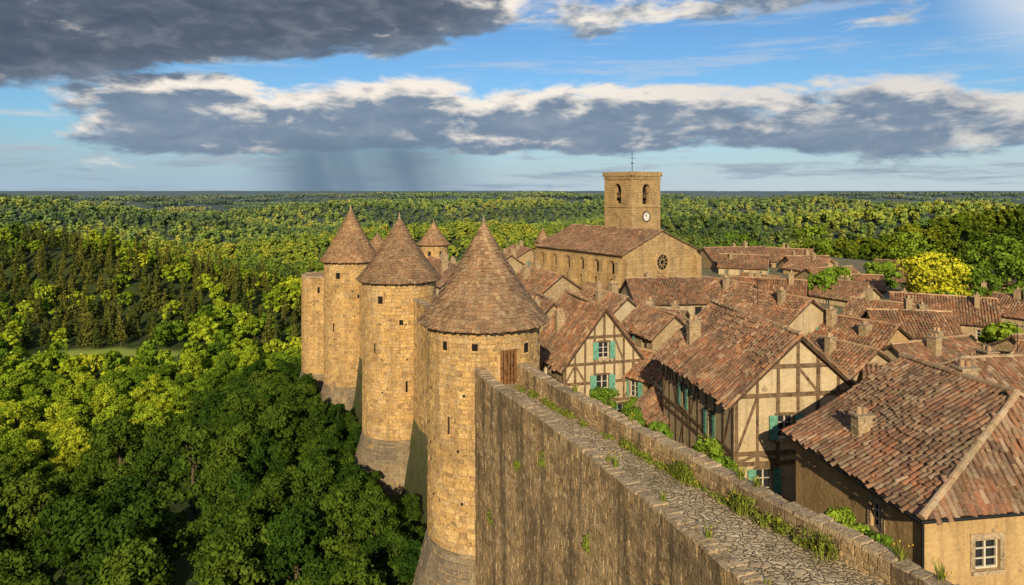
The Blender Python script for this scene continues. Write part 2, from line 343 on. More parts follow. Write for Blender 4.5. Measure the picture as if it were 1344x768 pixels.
SEED=[1]
def house(name,corner,rot,W,L,zb,ze,zr,wall=None,ops=None,style='plain',timber=None,chim=(),hf=0,hb=0,pitch=.23,K=4,ov=.35,og=.28,blk=False,stone_to=None,mort=None):
    SEED[0]+=1; sd=SEED[0]
    r=math.radians(rot); wall=wall or M_cream; ops=ops or {}
    E=empty(name,(corner[0],corner[1],zb),r); H=ze-zb; R=zr-zb
    faces={'F':(plane_P((0,0),(1,0),(0,-1)),W,hf==0),'B':(plane_P((W,L),(-1,0),(0,1)),W,hb==0),
           'L':(plane_P((0,L),(0,-1),(-1,0)),L,False),'R':(plane_P((W,0),(0,1),(1,0)),L,False)}
    wm=MB();wi=MB();sh=MB();tm=MB();bm=MB()
    for k,(P,wd,gab) in faces.items():
        oo=[(s-w/2,s+w/2,z,z+h,(st=='arch')) for (s,z,w,h,st) in ops.get(k,[])]
        wall_face(wm,P,wd,-1.5,H,R if gab else None,oo,.2 if not blk else .45,0,1)
        for o,(s,z,w,h,st) in zip(oo,ops.get(k,[])):
            if st!='arch': window(wi,sh,P,o,st)
        if blk and k in 'FLR':
            kk=(R-H)/(wd/2)
            sr=(lambda z,wd=wd,kk=kk,gab=gab:(0.0,wd) if (z<H or not gab) else ((z-H)/kk,wd-(z-H)/kk))
            blocks(bm,P,sr,0,R-.15 if gab else H,.42,.8,.06,.014,oo)
        if stone_to and k in stone_to[1]:
            blocks(bm,P,lambda z,wd=wd:(0.0,wd),-1.0,stone_to[0],.26,.42,.05,.015,oo)
        if timber and k in timber['faces']:
            lv=[l for l in timber['levels']]; sp=timber.get('sp',.85)
            topf=(lambda s:H+(R-H)*(1-abs(s-W/2)/(W/2))) if gab else (lambda s:H)
            if gab: lv=lv+[H+(R-H)*.48]+[R]
            n=max(2,int(round(wd/sp))); xs=[.09+(wd-.18)*i/n for i in range(n+1)]
            def cut(segs,lo_hi):
                o2=[]
                for (p,q) in segs:
                    a,b=lo_hi
                    if b<=p or a>=q:o2.append((p,q))
                    else:
                        if a>p:o2.append((p,a))
                        if b<q:o2.append((b,q))
                return o2
            for i in range(len(lv)-1):
                za,zt=lv[i],lv[i+1]
                for xi,x in enumerate(xs):
                    tp=min(zt,topf(x)-.05); segs=[(za,tp)]
                    for o in oo:
                        if o[0]-.1<x<o[1]+.1: segs=cut(segs,(o[2]-.14,o[3]+.05))
                    for p,q in segs:
                        if q-p>.12: bar(tm,P,x-.07+U(-.02,.02),x+.07+U(-.02,.02),p,q,-.01,.035+U(0,.008))
                for xi in range(n):
                    if (xi+i*2+ (k=='L'))%3!=0 and not(xi in(0,n-1)): continue
                    x0,x1=xs[xi],xs[xi+1]
                    if any(not(x1<o[0]-.35 or x0>o[1]+.35 or zt<o[2] or za>o[3]) for o in oo): continue
                    if min(topf(x0),topf(x1))<zt+.05 and gab and zt>H: continue
                    if xi%2: x0,x1=x1,x0
                    dbar(tm,P,x0,za+.05,x1,zt-.05,.12,-.01,.026)
            for z in lv[:-1]:
                s0,s1=0,wd
                if gab and z>H+.01: hw=(R-z)/((R-H)/(W/2)); s0,s1=W/2-hw,W/2+hw
                segs=[(s0,s1)]
                for o in oo:
                    if o[2]-.1<z<o[3]+.05: segs=cut(segs,(o[0]-.02,o[1]+.02))
                for p,q in segs: bar(tm,P,p,q,z-.09,z+.09,-.012,.052)
            for o in oo:
                bar(tm,P,o[0]-.12,o[0]-.003,o[2]-.2,o[3]+.1,-.01,.045); bar(tm,P,o[1]+.003,o[1]+.12,o[2]-.2,o[3]+.1,-.01,.045); bar(tm,P,o[0],o[1],o[3]+.004,o[3]+.13,-.01,.048)
            if gab:
                dbar(tm,P,0,H-.08,W/2,R-.12,.16,-.01,.06); dbar(tm,P,W,H-.08,W/2,R-.12,.16,-.01,.058)
            else: bar(tm,P,0,wd,H-.17,H-.01,-.01,.056)
    wm.obj('walls',[wall,M_glass if not blk else M_dark],E)
    wi.obj('windows',[M_white,M_glass,M_door,M_cope],E); sh.obj('shutters',[M_shut],E); tm.obj('timber_frame',[M_timber],E)
    bm.obj('stonework',[M_church if blk else M_grey],E)
    rf=MB(); hw=W/2; tanp=(R-H)/hw; sl=math.hypot(1,tanp); cs,sn=1/sl,tanp/sl
    ef=ov if hf else og; eb=ov if hb else og
    y0,y1=-ef,L+eb; zev=H-ov*tanp+.05; T=(hw+ov)*sl
    hF=(hf+ef) if hf else 0; hB=(hb+eb) if hb else 0; LL=y1-y0
    slope(rf,(-ov,y1,zev),(0,-1,0),(cs,0,sn),(-sn,0,cs),T,lambda t:hB*t/T,lambda t:LL-hF*t/T,pitch,.33,K,sd)
    slope(rf,(W+ov,y0,zev),(0,1,0),(-cs,0,sn),(sn,0,cs),T,lambda t:hF*t/T,lambda t:LL-hB*t/T,pitch,.33,K,sd+50)
    dz=T*sn
    for (hh,O,ux,dy) in ((hF,(-ov,y0,zev),(1,0,0),1),(hB,(W+ov,y1,zev),(-1,0,0),-1)):
        if hh:
            T2=math.hypot(hh,dz); wf=W+2*ov
            slope(rf,O,ux,(0,dy*hh/T2,dz/T2),(0,-dy*dz/T2,hh/T2),T2,lambda t:wf/2*t/T2,lambda t:wf-wf/2*t/T2,pitch,.33,K,sd+80)
    ra=(hw,y0+hF,zev+dz+.06); rb=(hw,y1-hB,zev+dz+.06); ridge_tiles(rf,ra,rb,.13)
    if hF: ridge_tiles(rf,(-ov,y0,zev+.05),ra,.12); ridge_tiles(rf,(W+ov,y0,zev+.05),ra,.12)
    if hB: ridge_tiles(rf,(-ov,y1,zev+.05),rb,.12); ridge_tiles(rf,(W+ov,y1,zev+.05),rb,.12)
    if not hf and K>2:
        for sx in (-ov,W+ov): ridge_tiles(rf,(sx,y0+.06,zev+.03),(hw,y0+.06,zev+dz+.03),.1,0,.36)
    rf.obj('roof',[M_tile,M_wood,M_ridge],E)
    for (cx,cy,cw,chh) in chim:
        cm=MB(); zt=H+ (R-H)*(1-abs(cx-hw)/hw) if 0<=cx<=W else H
        zt+=chh
        for (O,ux,n) in (((cx-cw/2,cy-cw*.4),(1,0),(0,-1)),((cx-cw/2,cy+cw*.4),(0,-1),(-1,0)),((cx+cw/2,cy-cw*.4),(0,1),(1,0)),((cx+cw/2,cy+cw*.4),(-1,0),(0,1))):
            wd=cw if ux[0] else cw*.8
            blocks(cm,plane_P(O,ux,n),lambda z,wd=wd:(0.0,wd),zt-chh-1.2,zt,.16,.26,.02,.006)
        cm.box(cx-cw/2,cx+cw/2,cy-cw*.4,cy+cw*.4,zt-chh-1.5,zt,.5,1)
        cm.box(cx-cw/2-.07,cx+cw/2+.07,cy-cw*.4-.07,cy+cw*.4+.07,zt,zt+.08,.6,0)
        cm.tube((cx-cw*.2,cy,zt+.08),(cx-cw*.2,cy,zt+.34),.1,.085,8,.3,2); cm.tube((cx+cw*.2,cy,zt+.08),(cx+cw*.2,cy,zt+.3),.1,.085,8,.6,2)
        cm.obj('chimney',[M_cope,M_mortar,M_ridge],E)
    return E

# ------------------------------------------------------------ towers
def tower(name,cx,cy,r,ztop,apex,zbat,zfoot,wins=(),roof=True,door=None,seed=1,mat=None,detail=1.0):
    random.seed(seed); E=empty(name,(cx,cy,zfoot)); st=ztop-zfoot; zb=zbat-zfoot; ap=apex-zfoot
    rad=lambda z: r+(max(0,zb-z))*.26
    C=2*math.pi*r
    def P(s,z,o):
        a=s/r; R=rad(z)+o; return (R*math.sin(a),-R*math.cos(a),z)
    b=MB(); ops=[]
    for (deg,z,w,h) in wins: s=math.radians(deg)*r; ops.append((s-w/2,s+w/2,z-zfoot,z-zfoot+h,False))
    if door: s=math.radians(door[0])*r; ops.append((s-door[2]/2,s+door[2]/2,door[1]-zfoot,door[1]-zfoot+door[3],False))
    blocks(b,P,lambda z:(-C/2,C/2),zb,st,.25*detail,.36*detail,.05,.008,ops,0,.010)
    g=MB(); blocks(g,P,lambda z:(-C/2,C/2),-3,zb,.3*detail,.45*detail,.07,.014)
    core=MB(); n=56
    for (z0,z1) in ((-4,zb),(zb,st)):
        for i in range(n):
            s0,s1=C*i/n,C*(i+1)/n; core.face([P(s0,z0,0),P(s1,z0,0),P(s1,z1,0),P(s0,z1,0)])
    core.face([P(C*i/n,st,0) for i in range(n)])
    core.obj('core',[M_mortar],E); b.obj('masonry',[mat or M_gold],E); g.obj('battered_base',[M_grey],E)
    d=MB()
    for zz in (st-3.4,st-6.2,st-8.8):
        for k in range(9):
            s=C*(k/9-.5)+U(-.2,.2)
            if zz>zb+.3: bar(d,P,s-.06,s+.06,zz,zz+.13,.03,.0545,.5,0)
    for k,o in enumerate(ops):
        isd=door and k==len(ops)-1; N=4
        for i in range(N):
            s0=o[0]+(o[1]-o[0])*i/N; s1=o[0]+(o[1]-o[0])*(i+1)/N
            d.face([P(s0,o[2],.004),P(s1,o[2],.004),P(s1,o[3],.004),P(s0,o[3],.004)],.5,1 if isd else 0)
        f=.16 if isd else .09
        bar(d,P,o[0]-f-.05,o[1]+f+.05,o[3],o[3]+f*1.3,0,.085,.8,2); bar(d,P,o[0]-f,o[0],o[2],o[3]-.002,0,.08,.6,2); bar(d,P,o[1],o[1]+f,o[2],o[3]-.002,0,.08,.7,2); bar(d,P,o[0]-f,o[1]+f,o[2]-.1,o[2]-.002,0,.083,.4,2)
        if isd:
            for i in range(1,5): s=o[0]+(o[1]-o[0])*i/5; bar(d,P,s-.012,s+.012,o[2],o[3]-.05,.004,.03,.2,0)
    d.obj('openings',[M_dark,M_door,mat or M_gold],E)
    if roof:
        q=MB(); Re=r+.32; ze=st-.05; Hh=ap-ze; SL=math.hypot(Re,Hh); ex=.21*detail; nr=int(SL/ex); 
        rr=np.random.default_rng(seed)
        def rf(f): return Re*(1-f)+.16*max(0,1-f*3.2)**2-.10*math.sin(f*math.pi)+.03
        def pt(a,f,lift): R=rf(f); return (( R+lift*.85)*math.sin(a),-(R+lift*.85)*math.cos(a),ze+Hh*f+lift*.45)
        for j in range(nr):
            f0=j/nr; f1=min(1,(j+1.25)/nr); R=rf(f0); m=max(6,int(2*math.pi*R/(.21*detail))); da=2*math.pi/m; off=U(0,da); wob=U(-.01,.01)
            for i in range(m):
                a=off+i*da; a1=a+da*.93; t=rr.uniform(); l=.045+rr.uniform(0,.055)+wob
                fj=f0+rr.uniform(-.3,.25)/nr
                A=pt(a,fj,l+rr.uniform(-.015,.015));B=pt(a1,fj,l);Cc=pt(a1-da*.02,f1,.01);D=pt(a+da*.02,f1,.01)
                q.face([A,B,Cc,D],t,0); q.face([pt(a,fj,l-.035),pt(a1,fj,l-.035),B,A],t*.5,0)
        n=48
        for i in range(n):
            a,a1=2*math.pi*i/n,2*math.pi*(i+1)/n
            for (fa,fb) in ((0,.25),(.25,.5),(.5,.75),(.75,.98)):
                q.face([pt(a,fa,-.02),pt(a1,fa,-.02),pt(a1,fb,-.02),pt(a,fb,-.02)],.2,0)
            q.face([((r-.1)*math.sin(a),-(r-.1)*math.cos(a),ze-.02),((r-.1)*math.sin(a1),-(r-.1)*math.cos(a1),ze-.02),pt(a1,0,-.02),pt(a,0,-.02)],.5,1)
            am=(a+a1)/2; u=(math.sin(am),-math.cos(am)); w=(-u[1],u[0])
            x0,x1=r+.02,Re+.05
            q.hexa([(u[0]*x+w[0]*k,u[1]*x+w[1]*k,ze-.14+dz) for dz in (0,.1) for (x,k) in ((x0,-.04),(x1,-.04),(x1,.04),(x0,.04))],.5,1)
        q.tube((0,0,ap-.25),(0,0,ap+.02),.16,.11,8,.6,2); q.tube((0,0,ap+.02),(0,0,ap+.42),.07,.03,8,.6,2); q.tube((0,0,ap+.1),(0,0,ap+.2),.1,.1,8,.6,2)
        q.obj('conical_roof',[M_ctile,M_wood,M_cope],E)
    else:
        q=MB()
        for i in range(36): bar(q,P,C*i/36,C*(i+1)/36-.01,st-.18,st+U(0,.12),-.5,.09,U(0,1))
        q.obj('parapet',[M_cope],E)
    return E
tower('round_tower',-1.53,37,3.0,-6.95,-1.75,-18.2,-21.6,[(-38,-8.1,.34,.5),(-6,-8.0,.3,.4),(-33,-12.3,.16,.9),(10,-13.4,.3,.35),(-58,-15.0,.16,.8),(48,-8.3,.4,.5)],door=(27,-9.75,.95,1.75),seed=11)
tower('round_tower',-9.4,57,3.0,-7.3,-2.25,-19.8,-22.9,[(-20,-9.0,.45,.6),(12,-10.7,.3,.45),(-30,-13.0,.18,.9),(20,-16,.18,.9)],seed=12)
tower('round_tower',-18.9,80,3.0,-8.1,-2.1,-22.2,-25.3,[(-14,-10.0,.5,.7),(30,-12.2,.3,.5),(-25,-16.0,.2,1.0)],seed=13)
tower('round_tower',-25.2,92,3.0,-11.3,0,-24.0,-26.5,[(0,-13.4,.3,.8)],roof=False,seed=14)
tower('round_tower',-20.3,103,2.6,-9.2,-6.6,-18,-22,[],seed=17,detail=1.3)
tower('round_tower',-13.9,121,2.5,-9.5,-5.6,-20,-24,[(-10,-11.4,.5,.8),(35,-11.4,.5,.8)],seed=15,detail=1.3)
tower('round_tower',6.8,150,1.5,-11.2,-8.4,-20,-24,[],seed=16,detail=1.5)

# ------------------------------------------------------------ near rampart
random.seed(5)
def resample(pts,n):
    pts=np.array(pts,float); d=np.r_[0,np.cumsum(np.linalg.norm(np.diff(pts,axis=0),axis=1))]
    s=np.linspace(0,d[-1],n); q=np.stack([np.interp(s,d,pts[:,0]),np.interp(s,d,pts[:,1])],1)
    for _ in range(12): q[1:-1]=(q[:-2]+2*q[1:-1]+q[2:])/4
    return q
class Curve:
    def __init__(s,pts):
        s.q=resample(pts,60); s.d=np.r_[0,np.cumsum(np.linalg.norm(np.diff(s.q,axis=0),axis=1))]; s.L=s.d[-1]
        t=np.gradient(s.q,axis=0); t/=np.linalg.norm(t,axis=1)[:,None]; s.t=t
    def at(s,x):
        x=min(max(x,0),s.L); p=(np.interp(x,s.d,s.q[:,0]),np.interp(x,s.d,s.q[:,1])); t=(np.interp(x,s.d,s.t[:,0]),np.interp(x,s.d,s.t[:,1])); return p,t
    def P(s,sign):
        def f(x,z,o):
            p,t=s.at(x); return (p[0]-t[1]*sign*o,p[1]+t[0]*sign*o,z)
        return f
OUT=Curve([(9.1,6),(5.4,15.2),(4.05,19.2),(2.5,23.2),(.75,27.7),(-1.25,31.9),(-1.9,34.3)])
INN=Curve([(14.3,6),(9.9,15.2),(7.3,20.2),(4.68,25.8),(1.8,31.8),(.65,34.6)])
PO=OUT.P(1); PI=INN.P(-1)
def WZf(a): return -9.32-.45*max(0,min(1,(a-.35)/.65))
TO,TI=.42,.42
RW=empty('rampart_wall',(0,0,0))
b=MB(); blocks(b,PO,lambda z:(0,OUT.L),-23,-8.95,.23,.36,.045,.009,(),0,.010); b.obj('outer_masonry',[M_wall],RW)
b=MB(); blocks(b,PI,lambda z:(0,INN.L),-16,-8.8,.22,.34,.04,.010); b.obj('inner_masonry',[M_wall],RW)
core=MB(); n=60
def strip(mb,f,g,n=60,t=.5,m=0):
    for i in range(n):
        a,c=i/n,(i+1)/n; mb.face([f(a),f(c),g(c),g(a)],t,m)
strip(core,lambda a:PO(a*OUT.L,-25,0),lambda a:PO(a*OUT.L,-8.95,0)); strip(core,lambda a:PI(a*INN.L,-18,0),lambda a:PI(a*INN.L,-8.8,0))
strip(core,lambda a:PO(a*OUT.L,-8.95,0),lambda a:PO(a*OUT.L,-8.95,-TO)); strip(core,lambda a:PO(a*OUT.L,-8.95,-TO),lambda a:PO(a*OUT.L,-10.0,-TO))
strip(core,lambda a:PI(a*INN.L,-8.8,0),lambda a:PI(a*INN.L,-8.8,-TI)); strip(core,lambda a:PI(a*INN.L,-8.8,-TI),lambda a:PI(a*INN.L,-10.0,-TI))
core.obj('core',[M_mortard],RW)
b=MB()
PIi=lambda s,z,o:PI(s,z,-TI-o); POi=lambda s,z,o:PO(s,z,-TO-o)
blocks(b,PIi,lambda z:(0,INN.L),-10.0,-8.8,.17,.27,.05,.010); blocks(b,POi,lambda z:(0,OUT.L),-10.0,-8.95,.2,.32,.045,.012)
b.obj('parapet_masonry',[M_wall],RW)
b=MB()
for (Pf,L,o0,o1,z) in ((PO,OUT.L,.05,-TO-.05,-8.95),(PI,INN.L,.05,-TI-.05,-8.8)):
    s=0
    while s<L-.05:
        l=U(.18,.5); s1=min(L,s+l); zt=z+U(.06,.11)+.035*math.sin(s*1.1); split=U(0,1)<.6; mid=(o0+o1)/2+U(-.08,.08)
        for (a,c) in (((o0+U(-.04,.03),mid+.008),(mid-.008,o1+U(-.03,.04))) if split else ((o0+U(-.04,.03),o1+U(-.03,.04)),)):
            zz=zt+U(-.02,.02); e=.02; t=U(0,1); g=.006; j=lambda:U(-.02,.02)
            Bm=[Pf(s+g,z-.01,a),Pf(s1-g,z-.01,a),Pf(s1-g,z-.01,c),Pf(s+g,z-.01,c)]
            Tm=[Pf(s+g+e,zz+j()*.5,a-e+j()),Pf(s1-g-e,zz+j()*.5,a-e+j()),Pf(s1-g-e,zz+j()*.5,c+e+j()),Pf(s+g+e,zz+j()*.5,c+e+j())]
            b.hexa(Bm+Tm,t)
        s=s1
b.obj('coping',[M_cope],RW)
w=MB(); n=80
for i in range(n):
    a,c=i/n,(i+1)/n
    for j in range(6):
        u,v2=j/6,(j+1)/6
        def pp(a,u):
            A=np.array(PO(a*OUT.L,WZf(a),-TO+.05)); B=np.array(PI(a*INN.L,WZf(a),-TI+.05)); q=A+(B-A)*u; q[2]+=.05*math.sin(u*math.pi); return tuple(q)
        w.face([pp(a,u),pp(a,v2),pp(c,v2),pp(c,u)])
w.obj('cobbled_walkway',[M_cob])

def curtain(a,b,zt,zf,th=1.1,det=1.0):
    a=np.array(a,float);c=np.array(b,float);d=c-a;L=np.linalg.norm(d);u=d/L;n=(-u[1],u[0])
    E=empty('curtain_wall',(a[0],a[1],zf)); H=zt-zf; of=-.5
    Po=plane_P((n[0]*of,n[1]*of),u,n); Pi=plane_P((n[0]*(of-2*th),n[1]*(of-2*th)),u,(-n[0],-n[1]))
    m=MB(); blocks(m,Po,lambda z:(0,L),-3,H+.6,.26*det,.42*det,.045,.010); blocks(m,Pi,lambda z:(0,L),max(0,H-7),H,.28*det,.45*det,.045,.011); m.obj('masonry',[M_gold],E)
    k=MB(); bar(k,Po,0,L,-4,H,-2*th,0); bar(k,Po,0,L,H,H+.6,-.5,0); k.obj('core',[M_mortar],E)
    k=MB(); s=0
    while s<L: 
        l=U(.4,.7); bar(k,Po,s,min(L,s+l)-.01,H+.6,H+U(.68,.74),-.54,.06,U(0,1)); s+=l
    k.obj('parapet',[M_cope],E)
curtain((-1.53,37),(-9.4,57),-9.3,-21.8); curtain((-9.4,57),(-18.9,80),-10.2,-23.5); curtain((-18.9,80),(-25.2,92),-11.6,-25.5)
curtain((-25.2,92),(-20.3,103),-12,-26,1,1.5); curtain((-20.3,103),(-13.9,121),-12.5,-26,1,1.5); curtain((-13.9,121),(6.8,150),-14,-26,1,1.8)

# ------------------------------------------------------------ houses
random.seed(21)
house('half_timbered_house',(3.35,44.2),16,5.7,7.0,-15.6,-11.35,-7.75,M_hous,
 {'F':[(2.8,4.55,.75,1.05,'shut'),(2.7,2.15,.85,1.3,'shut'),(4.2,.25,.85,1.2,'shut')],'L':[(3.5,2.4,.7,1.0,'plain')],'R':[(3,2.3,.8,1.1,'shut')]},
 timber={'faces':'FLR','levels':[1.75,3.0,4.25],'sp':.72},chim=[(1.2,4.0,.6,1.2)],stone_to=(1.6,'FLR'))
house('half_timbered_house',(9.65,29.6),8,5.9,8.6,-14.6,-8.95,-6.35,M_hous,
 {'F':[(2.35,3.75,.75,1.0,'shut'),(4.2,3.85,.5,.85,'dark'),(1.35,1.15,.75,1.3,'shut')],'L':[(3.0,3.5,.6,1.05,'shut'),(6.2,3.1,.6,1.1,'shut')]},
 timber={'faces':'FLR','levels':[.25,2.7,3.15,5.65],'sp':.95},chim=[(1.0,6.8,.6,1.1)],ov=.45,og=.3,K=5)
house('plastered_house',(12.1,20.1),9,9.6,6.6,-14.2,-9.3,-6.75,M_ochre,
 {'L':[(4.6,3.25,.5,.85,'plain')],'F':[(2.15,2.85,.85,.9,'plain'),(6,2.85,.85,.9,'plain')]},chim=[(1.15,4.3,.55,.6),(6.9,6.0,.7,.8)],hf=1.6,ov=.4,K=5,pitch=.205)
hp=bpy.data.objects['plastered_house']; g=MB(); g.tube((-.06,-.06,-.4),(-.06,-.06,4.5),.045,.045,8); g.tube((-.06,-.06,4.5),(-.40,-.42,4.66),.045,.045,8)
g.tube((-.44,-.43,4.66),(-.44,6.9,4.66),.055,.055,8); g.tube((-.44,-.43,4.66),(9.9,-.43,4.66),.055,.055,8); g.obj('gutter_and_drainpipe',[M_iron],hp)
def gen(c,rot,W,L,zr,rise=2.0,h=4.0,wall=None,chim=2,**k):
    walls=[M_cream,M_pale,M_ochre,M_rubble,M_rubble]; wall=wall or random.choice(walls)
    ze=zr-rise; zb=min(ze-h,-14.6); Hh=ze-zb; ops={'F':[],'L':[],'R':[]}
    for f,wd in(('F',W),('L',L),('R',L)):
        n=max(1,int(wd/2.3))
        for i in range(n):
            x=wd*(i+.5)/n+U(-.3,.3)
            if U(0,1)<.85: ops[f].append((x,Hh-1.55,U(.55,.8),U(.9,1.15),random.choice(['plain','shut','shut','dark'])))
            if Hh>4 and U(0,1)<.7: ops[f].append((x+U(-.2,.2),Hh-3.8,.8,1.2,random.choice(['plain','shut'])))
    ch=[(W*U(.2,.8),L*U(.12,.88),U(.5,.8),U(.7,1.3)) for _ in range(chim)]
    return house('village_house',c,rot,W,L,zb,ze,zr,wall,ops,chim=ch,pitch=k.pop('pitch',.26),K=k.pop('K',3),**k)
gen((32.5,33.2),98,6.5,11,-8.7,2.3,4.5,M_rubble,2,hb=2.0)
gen((15.6,43.5),62,4.8,5.0,-10.2,1.4,chim=1)
gen((21.2,53.5),28,6.2,6.0,-8.8,1.9,wall=M_cream,chim=1)
gen((21.5,43.5),24,4.6,5.0,-10.4,1.4,wall=M_cream,chim=1)
gen((27.0,50.5),34,5.2,6,-10.3,1.5,wall=M_ochre)
gen((35.5,50.0),112,4.8,7.5,-11.2,1.4,wall=M_cream)
gen((38.5,58.5),80,5.0,6.5,-10.9,1.6,wall=M_ochre)
gen((32.5,42.5),100,4.4,6.0,-11.5,1.3,wall=M_rubble)
gen((47,66),60,6.5,9,-11.0,2.0,wall=M_rubble,chim=2)
gen((55,70),32,6.0,6,-11.6,1.7,wall=M_cream)
gen((48.5,56),116,5,8,-11.7,1.6,wall=M_rubble)
gen((40.5,46),36,5,6,-11.6,1.5,wall=M_ochre)
gen((46,43),92,5.5,7,-11.5,1.6,wall=M_pale)
gen((53.5,98),70,6.0,7.0,-12.6,1.7,wall=M_cream)
gen((43,86),32,6.0,7.5,-12.0,1.8,wall=M_cream)
gen((57,110),110,6,9,-12.6,1.7,wall=M_rubble)
gen((66,86),60,6,8,-13.0,1.6,wall=M_cream)
gen((32,75),64,5.8,8.0,-10.3,1.9,wall=M_pale,chim=2)
gen((19.0,66.5),97,6.0,7.0,-8.9,1.9,wall=M_pale,chim=1)
gen((21.8,67.5),30,5.6,6.5,-9.5,1.9,wall=M_cream)
gen((10.6,51.5),20,3.6,4.6,-9.5,1.5,wall=M_rubble,chim=0)
gen((7.4,57),24,5.0,6.5,-9.1,2.0,wall=M_pale)
gen((13.6,57.0),58,4.6,5.0,-10.4,1.5,wall=M_cream)
gen((1.0,50.2),14,4.2,5,-8.3,2.1,wall=M_rubble,chim=1)
gen((3.0,76),30,6,8,-9.6,2.0,wall=M_rubble)
gen((-5.2,66),24,5,7,-10.2,2.0,wall=M_rubble)
gen((-8.5,82),24,5.5,8,-9.4,2.0,wall=M_pale)
gen((-12,98),24,5.5,8,-10.4,2.0,wall=M_rubble)
gen((-3,100),24,6,8,-9.6,2.0,wall=M_rubble)
gen((0,124),20,7,9,-10.7,2.0,wall=M_rubble)
gen((11.2,84),32,4.5,6,-12.2,1.6,wall=M_rubble)
gen((51,132),104,8,13,-11.2,2.4,wall=M_rubble,chim=3)
gen((44,118),66,6.5,8,-11.6,1.9,wall=M_cream,chim=2)
gen((52,116),30,6.0,7,-12.0,1.8,wall=M_ochre,chim=1)
gen((62,142),60,7,9,-12.6,2.0,wall=M_rubble,chim=2)
gen((38,142),86,7,9,-12.0,2.1,wall=M_pale,chim=1)
gen((60,126),95,6.5,8,-12.4,1.8,wall=M_cream,chim=2)
gen((70,118),40,6.5,8,-12.8,1.8,wall=M_rubble,chim=1)
gen((64,104),25,6,7,-12.9,1.6,wall=M_ochre,chim=1)
gen((74,76),105,6,8,-13.0,1.6,wall=M_rubble,chim=1)
gen((78,92),35,6,7,-13.2,1.6,wall=M_cream,chim=1)
gen((9.2,43.7),40,3.0,3.5,-10.9,1.2,wall=M_rubble,chim=0)
gen((8.1,37.4),8,2.6,4.0,-12.0,1.0,2.5,wall=M_ochre,chim=0)
gen((23.5,60.5),12,4.5,5,-10.6,1.6,wall=M_ochre,chim=1)
gen((30,64),110,5.0,6,-11.0,1.6,wall=M_pale,chim=1)
gen((38,66),40,5.0,6,-11.4,1.6,wall=M_cream,chim=1)
gen((60,62),115,5.5,8,-12.2,1.6,wall=M_rubble,chim=1)
gen((26.5,40.0),66,4.2,5.0,-11.2,1.3,wall=M_cream,chim=1)
gen((29.0,83.0),60,5,6,-11.9,1.6,wall=M_cream,chim=1)
gen((36,96),36,5.5,6,-12.4,1.6,wall=M_ochre,chim=1)

# ------------------------------------------------------------ church
random.seed(31)
CW,CL=15.4,21.0
sideops=[(CL-(2.3+3.4*i),2.0,.9,3.4,'arch') for i in range(6)]
CH=house('stone_church',(15.8,97),33.8,CW,CL,-15.6,-9.1,-6.0,M_mortar,{'L':sideops,'F':[(7.7,0,1.8,3.0,'arch')]},blk=True,pitch=.3,K=3,ov=.5,og=.2)
bt=MB(); PL=plane_P((0,CL),(0,-1),(-1,0)); PF=plane_P((0,0),(1,0),(0,-1))
for i in range(7):
    s=CL-.6-3.4*i
    s=max(.5,s)
    for (o1,z0,z1,zz) in ((1.15,-1,3.4,4.0),(.7,3.4,5.2,5.8)):
        blocks(bt,plane_P((-o1,CL-s+.42),(0,-1),(-1,0)),lambda z:(0,.84),z0,z1,.4,.7,.05)
        blocks(bt,plane_P((-o1,CL-s-.42),(1,0),(0,-1)),lambda z:(0,o1),z0,z1,.4,.7,.05)
        bar(bt,PL,s-.42,s+.42,z0-.5,z1,-.02,o1,.5,1)
        A=[PL(s-.5,z1,0),PL(s+.5,z1,0),PL(s+.5,z1,o1+.1),PL(s-.5,z1,o1+.1),PL(s-.5,zz,0),PL(s+.5,zz,0),PL(s+.5,z1+.12,o1+.1),PL(s-.5,z1+.12,o1+.1)]
        bt.hexa(A,.7,0)
for s in (.45,CW-.45):
    blocks(bt,plane_P((s-.45,-.9),(1,0),(0,-1)),lambda z:(0,.9),-1,5.2,.4,.7,.05); bar(bt,PF,s-.45,s+.45,-1,5.2,0,.9,.5,1)
    blocks(bt,plane_P((s-.45,0),(0,-1),(-1,0)),lambda z:(0,.9),-1,5.2,.4,.7,.05)
    bt.hexa([PF(s-.5,5.2,0),PF(s+.5,5.2,0),PF(s+.5,5.2,1),PF(s-.5,5.2,1),PF(s-.5,6.0,0),PF(s+.5,6.0,0),PF(s+.5,5.3,1),PF(s-.5,5.3,1)],.7,0)
bt.obj('buttresses',[M_church,M_mortar],CH)
rw=MB(); K=28; cs,cz=7.7,4.95
def ringf(mb,P,cs,cz,r0,r1,o0,o1,K,t,m):
    for k in range(K):
        a,b2=2*math.pi*k/K,2*math.pi*(k+1)/K
        q=[(cs+r*math.cos(x),cz+r*math.sin(x)) for r in(r0,r1) for x in(a,b2)]
        mb.hexa([P(*q[0],o0),P(*q[1],o0),P(*q[3],o0),P(*q[2],o0),P(*q[0],o1),P(*q[1],o1),P(*q[3],o1),P(*q[2],o1)],U(.3,1) if t is None else t,m)
rw.face([PF(cs+1.2*math.cos(2*math.pi*k/K),cz+1.2*math.sin(2*math.pi*k/K),.075) for k in range(K)],.5,1)
ringf(rw,PF,cs,cz,1.15,1.6,.0,.22,K,None,0); ringf(rw,PF,cs,cz,.38,.48,.07,.13,K,.6,0)
for k in range(10):
    a=2*math.pi*k/10; dbar(rw,PF,cs+.46*math.cos(a),cz+.46*math.sin(a),cs+1.17*math.cos(a),cz+1.17*math.sin(a),.09,.07,.128,.6,0)
rw.obj('rose_window',[M_church,M_dark],CH)
TX,TY,TW=4.1+CW/2,10.5,6.3; h=TW/2; Z0,Z1=0,18.3
tb=MB(); tc=MB()
base=15.6; fz=lambda z:z+base
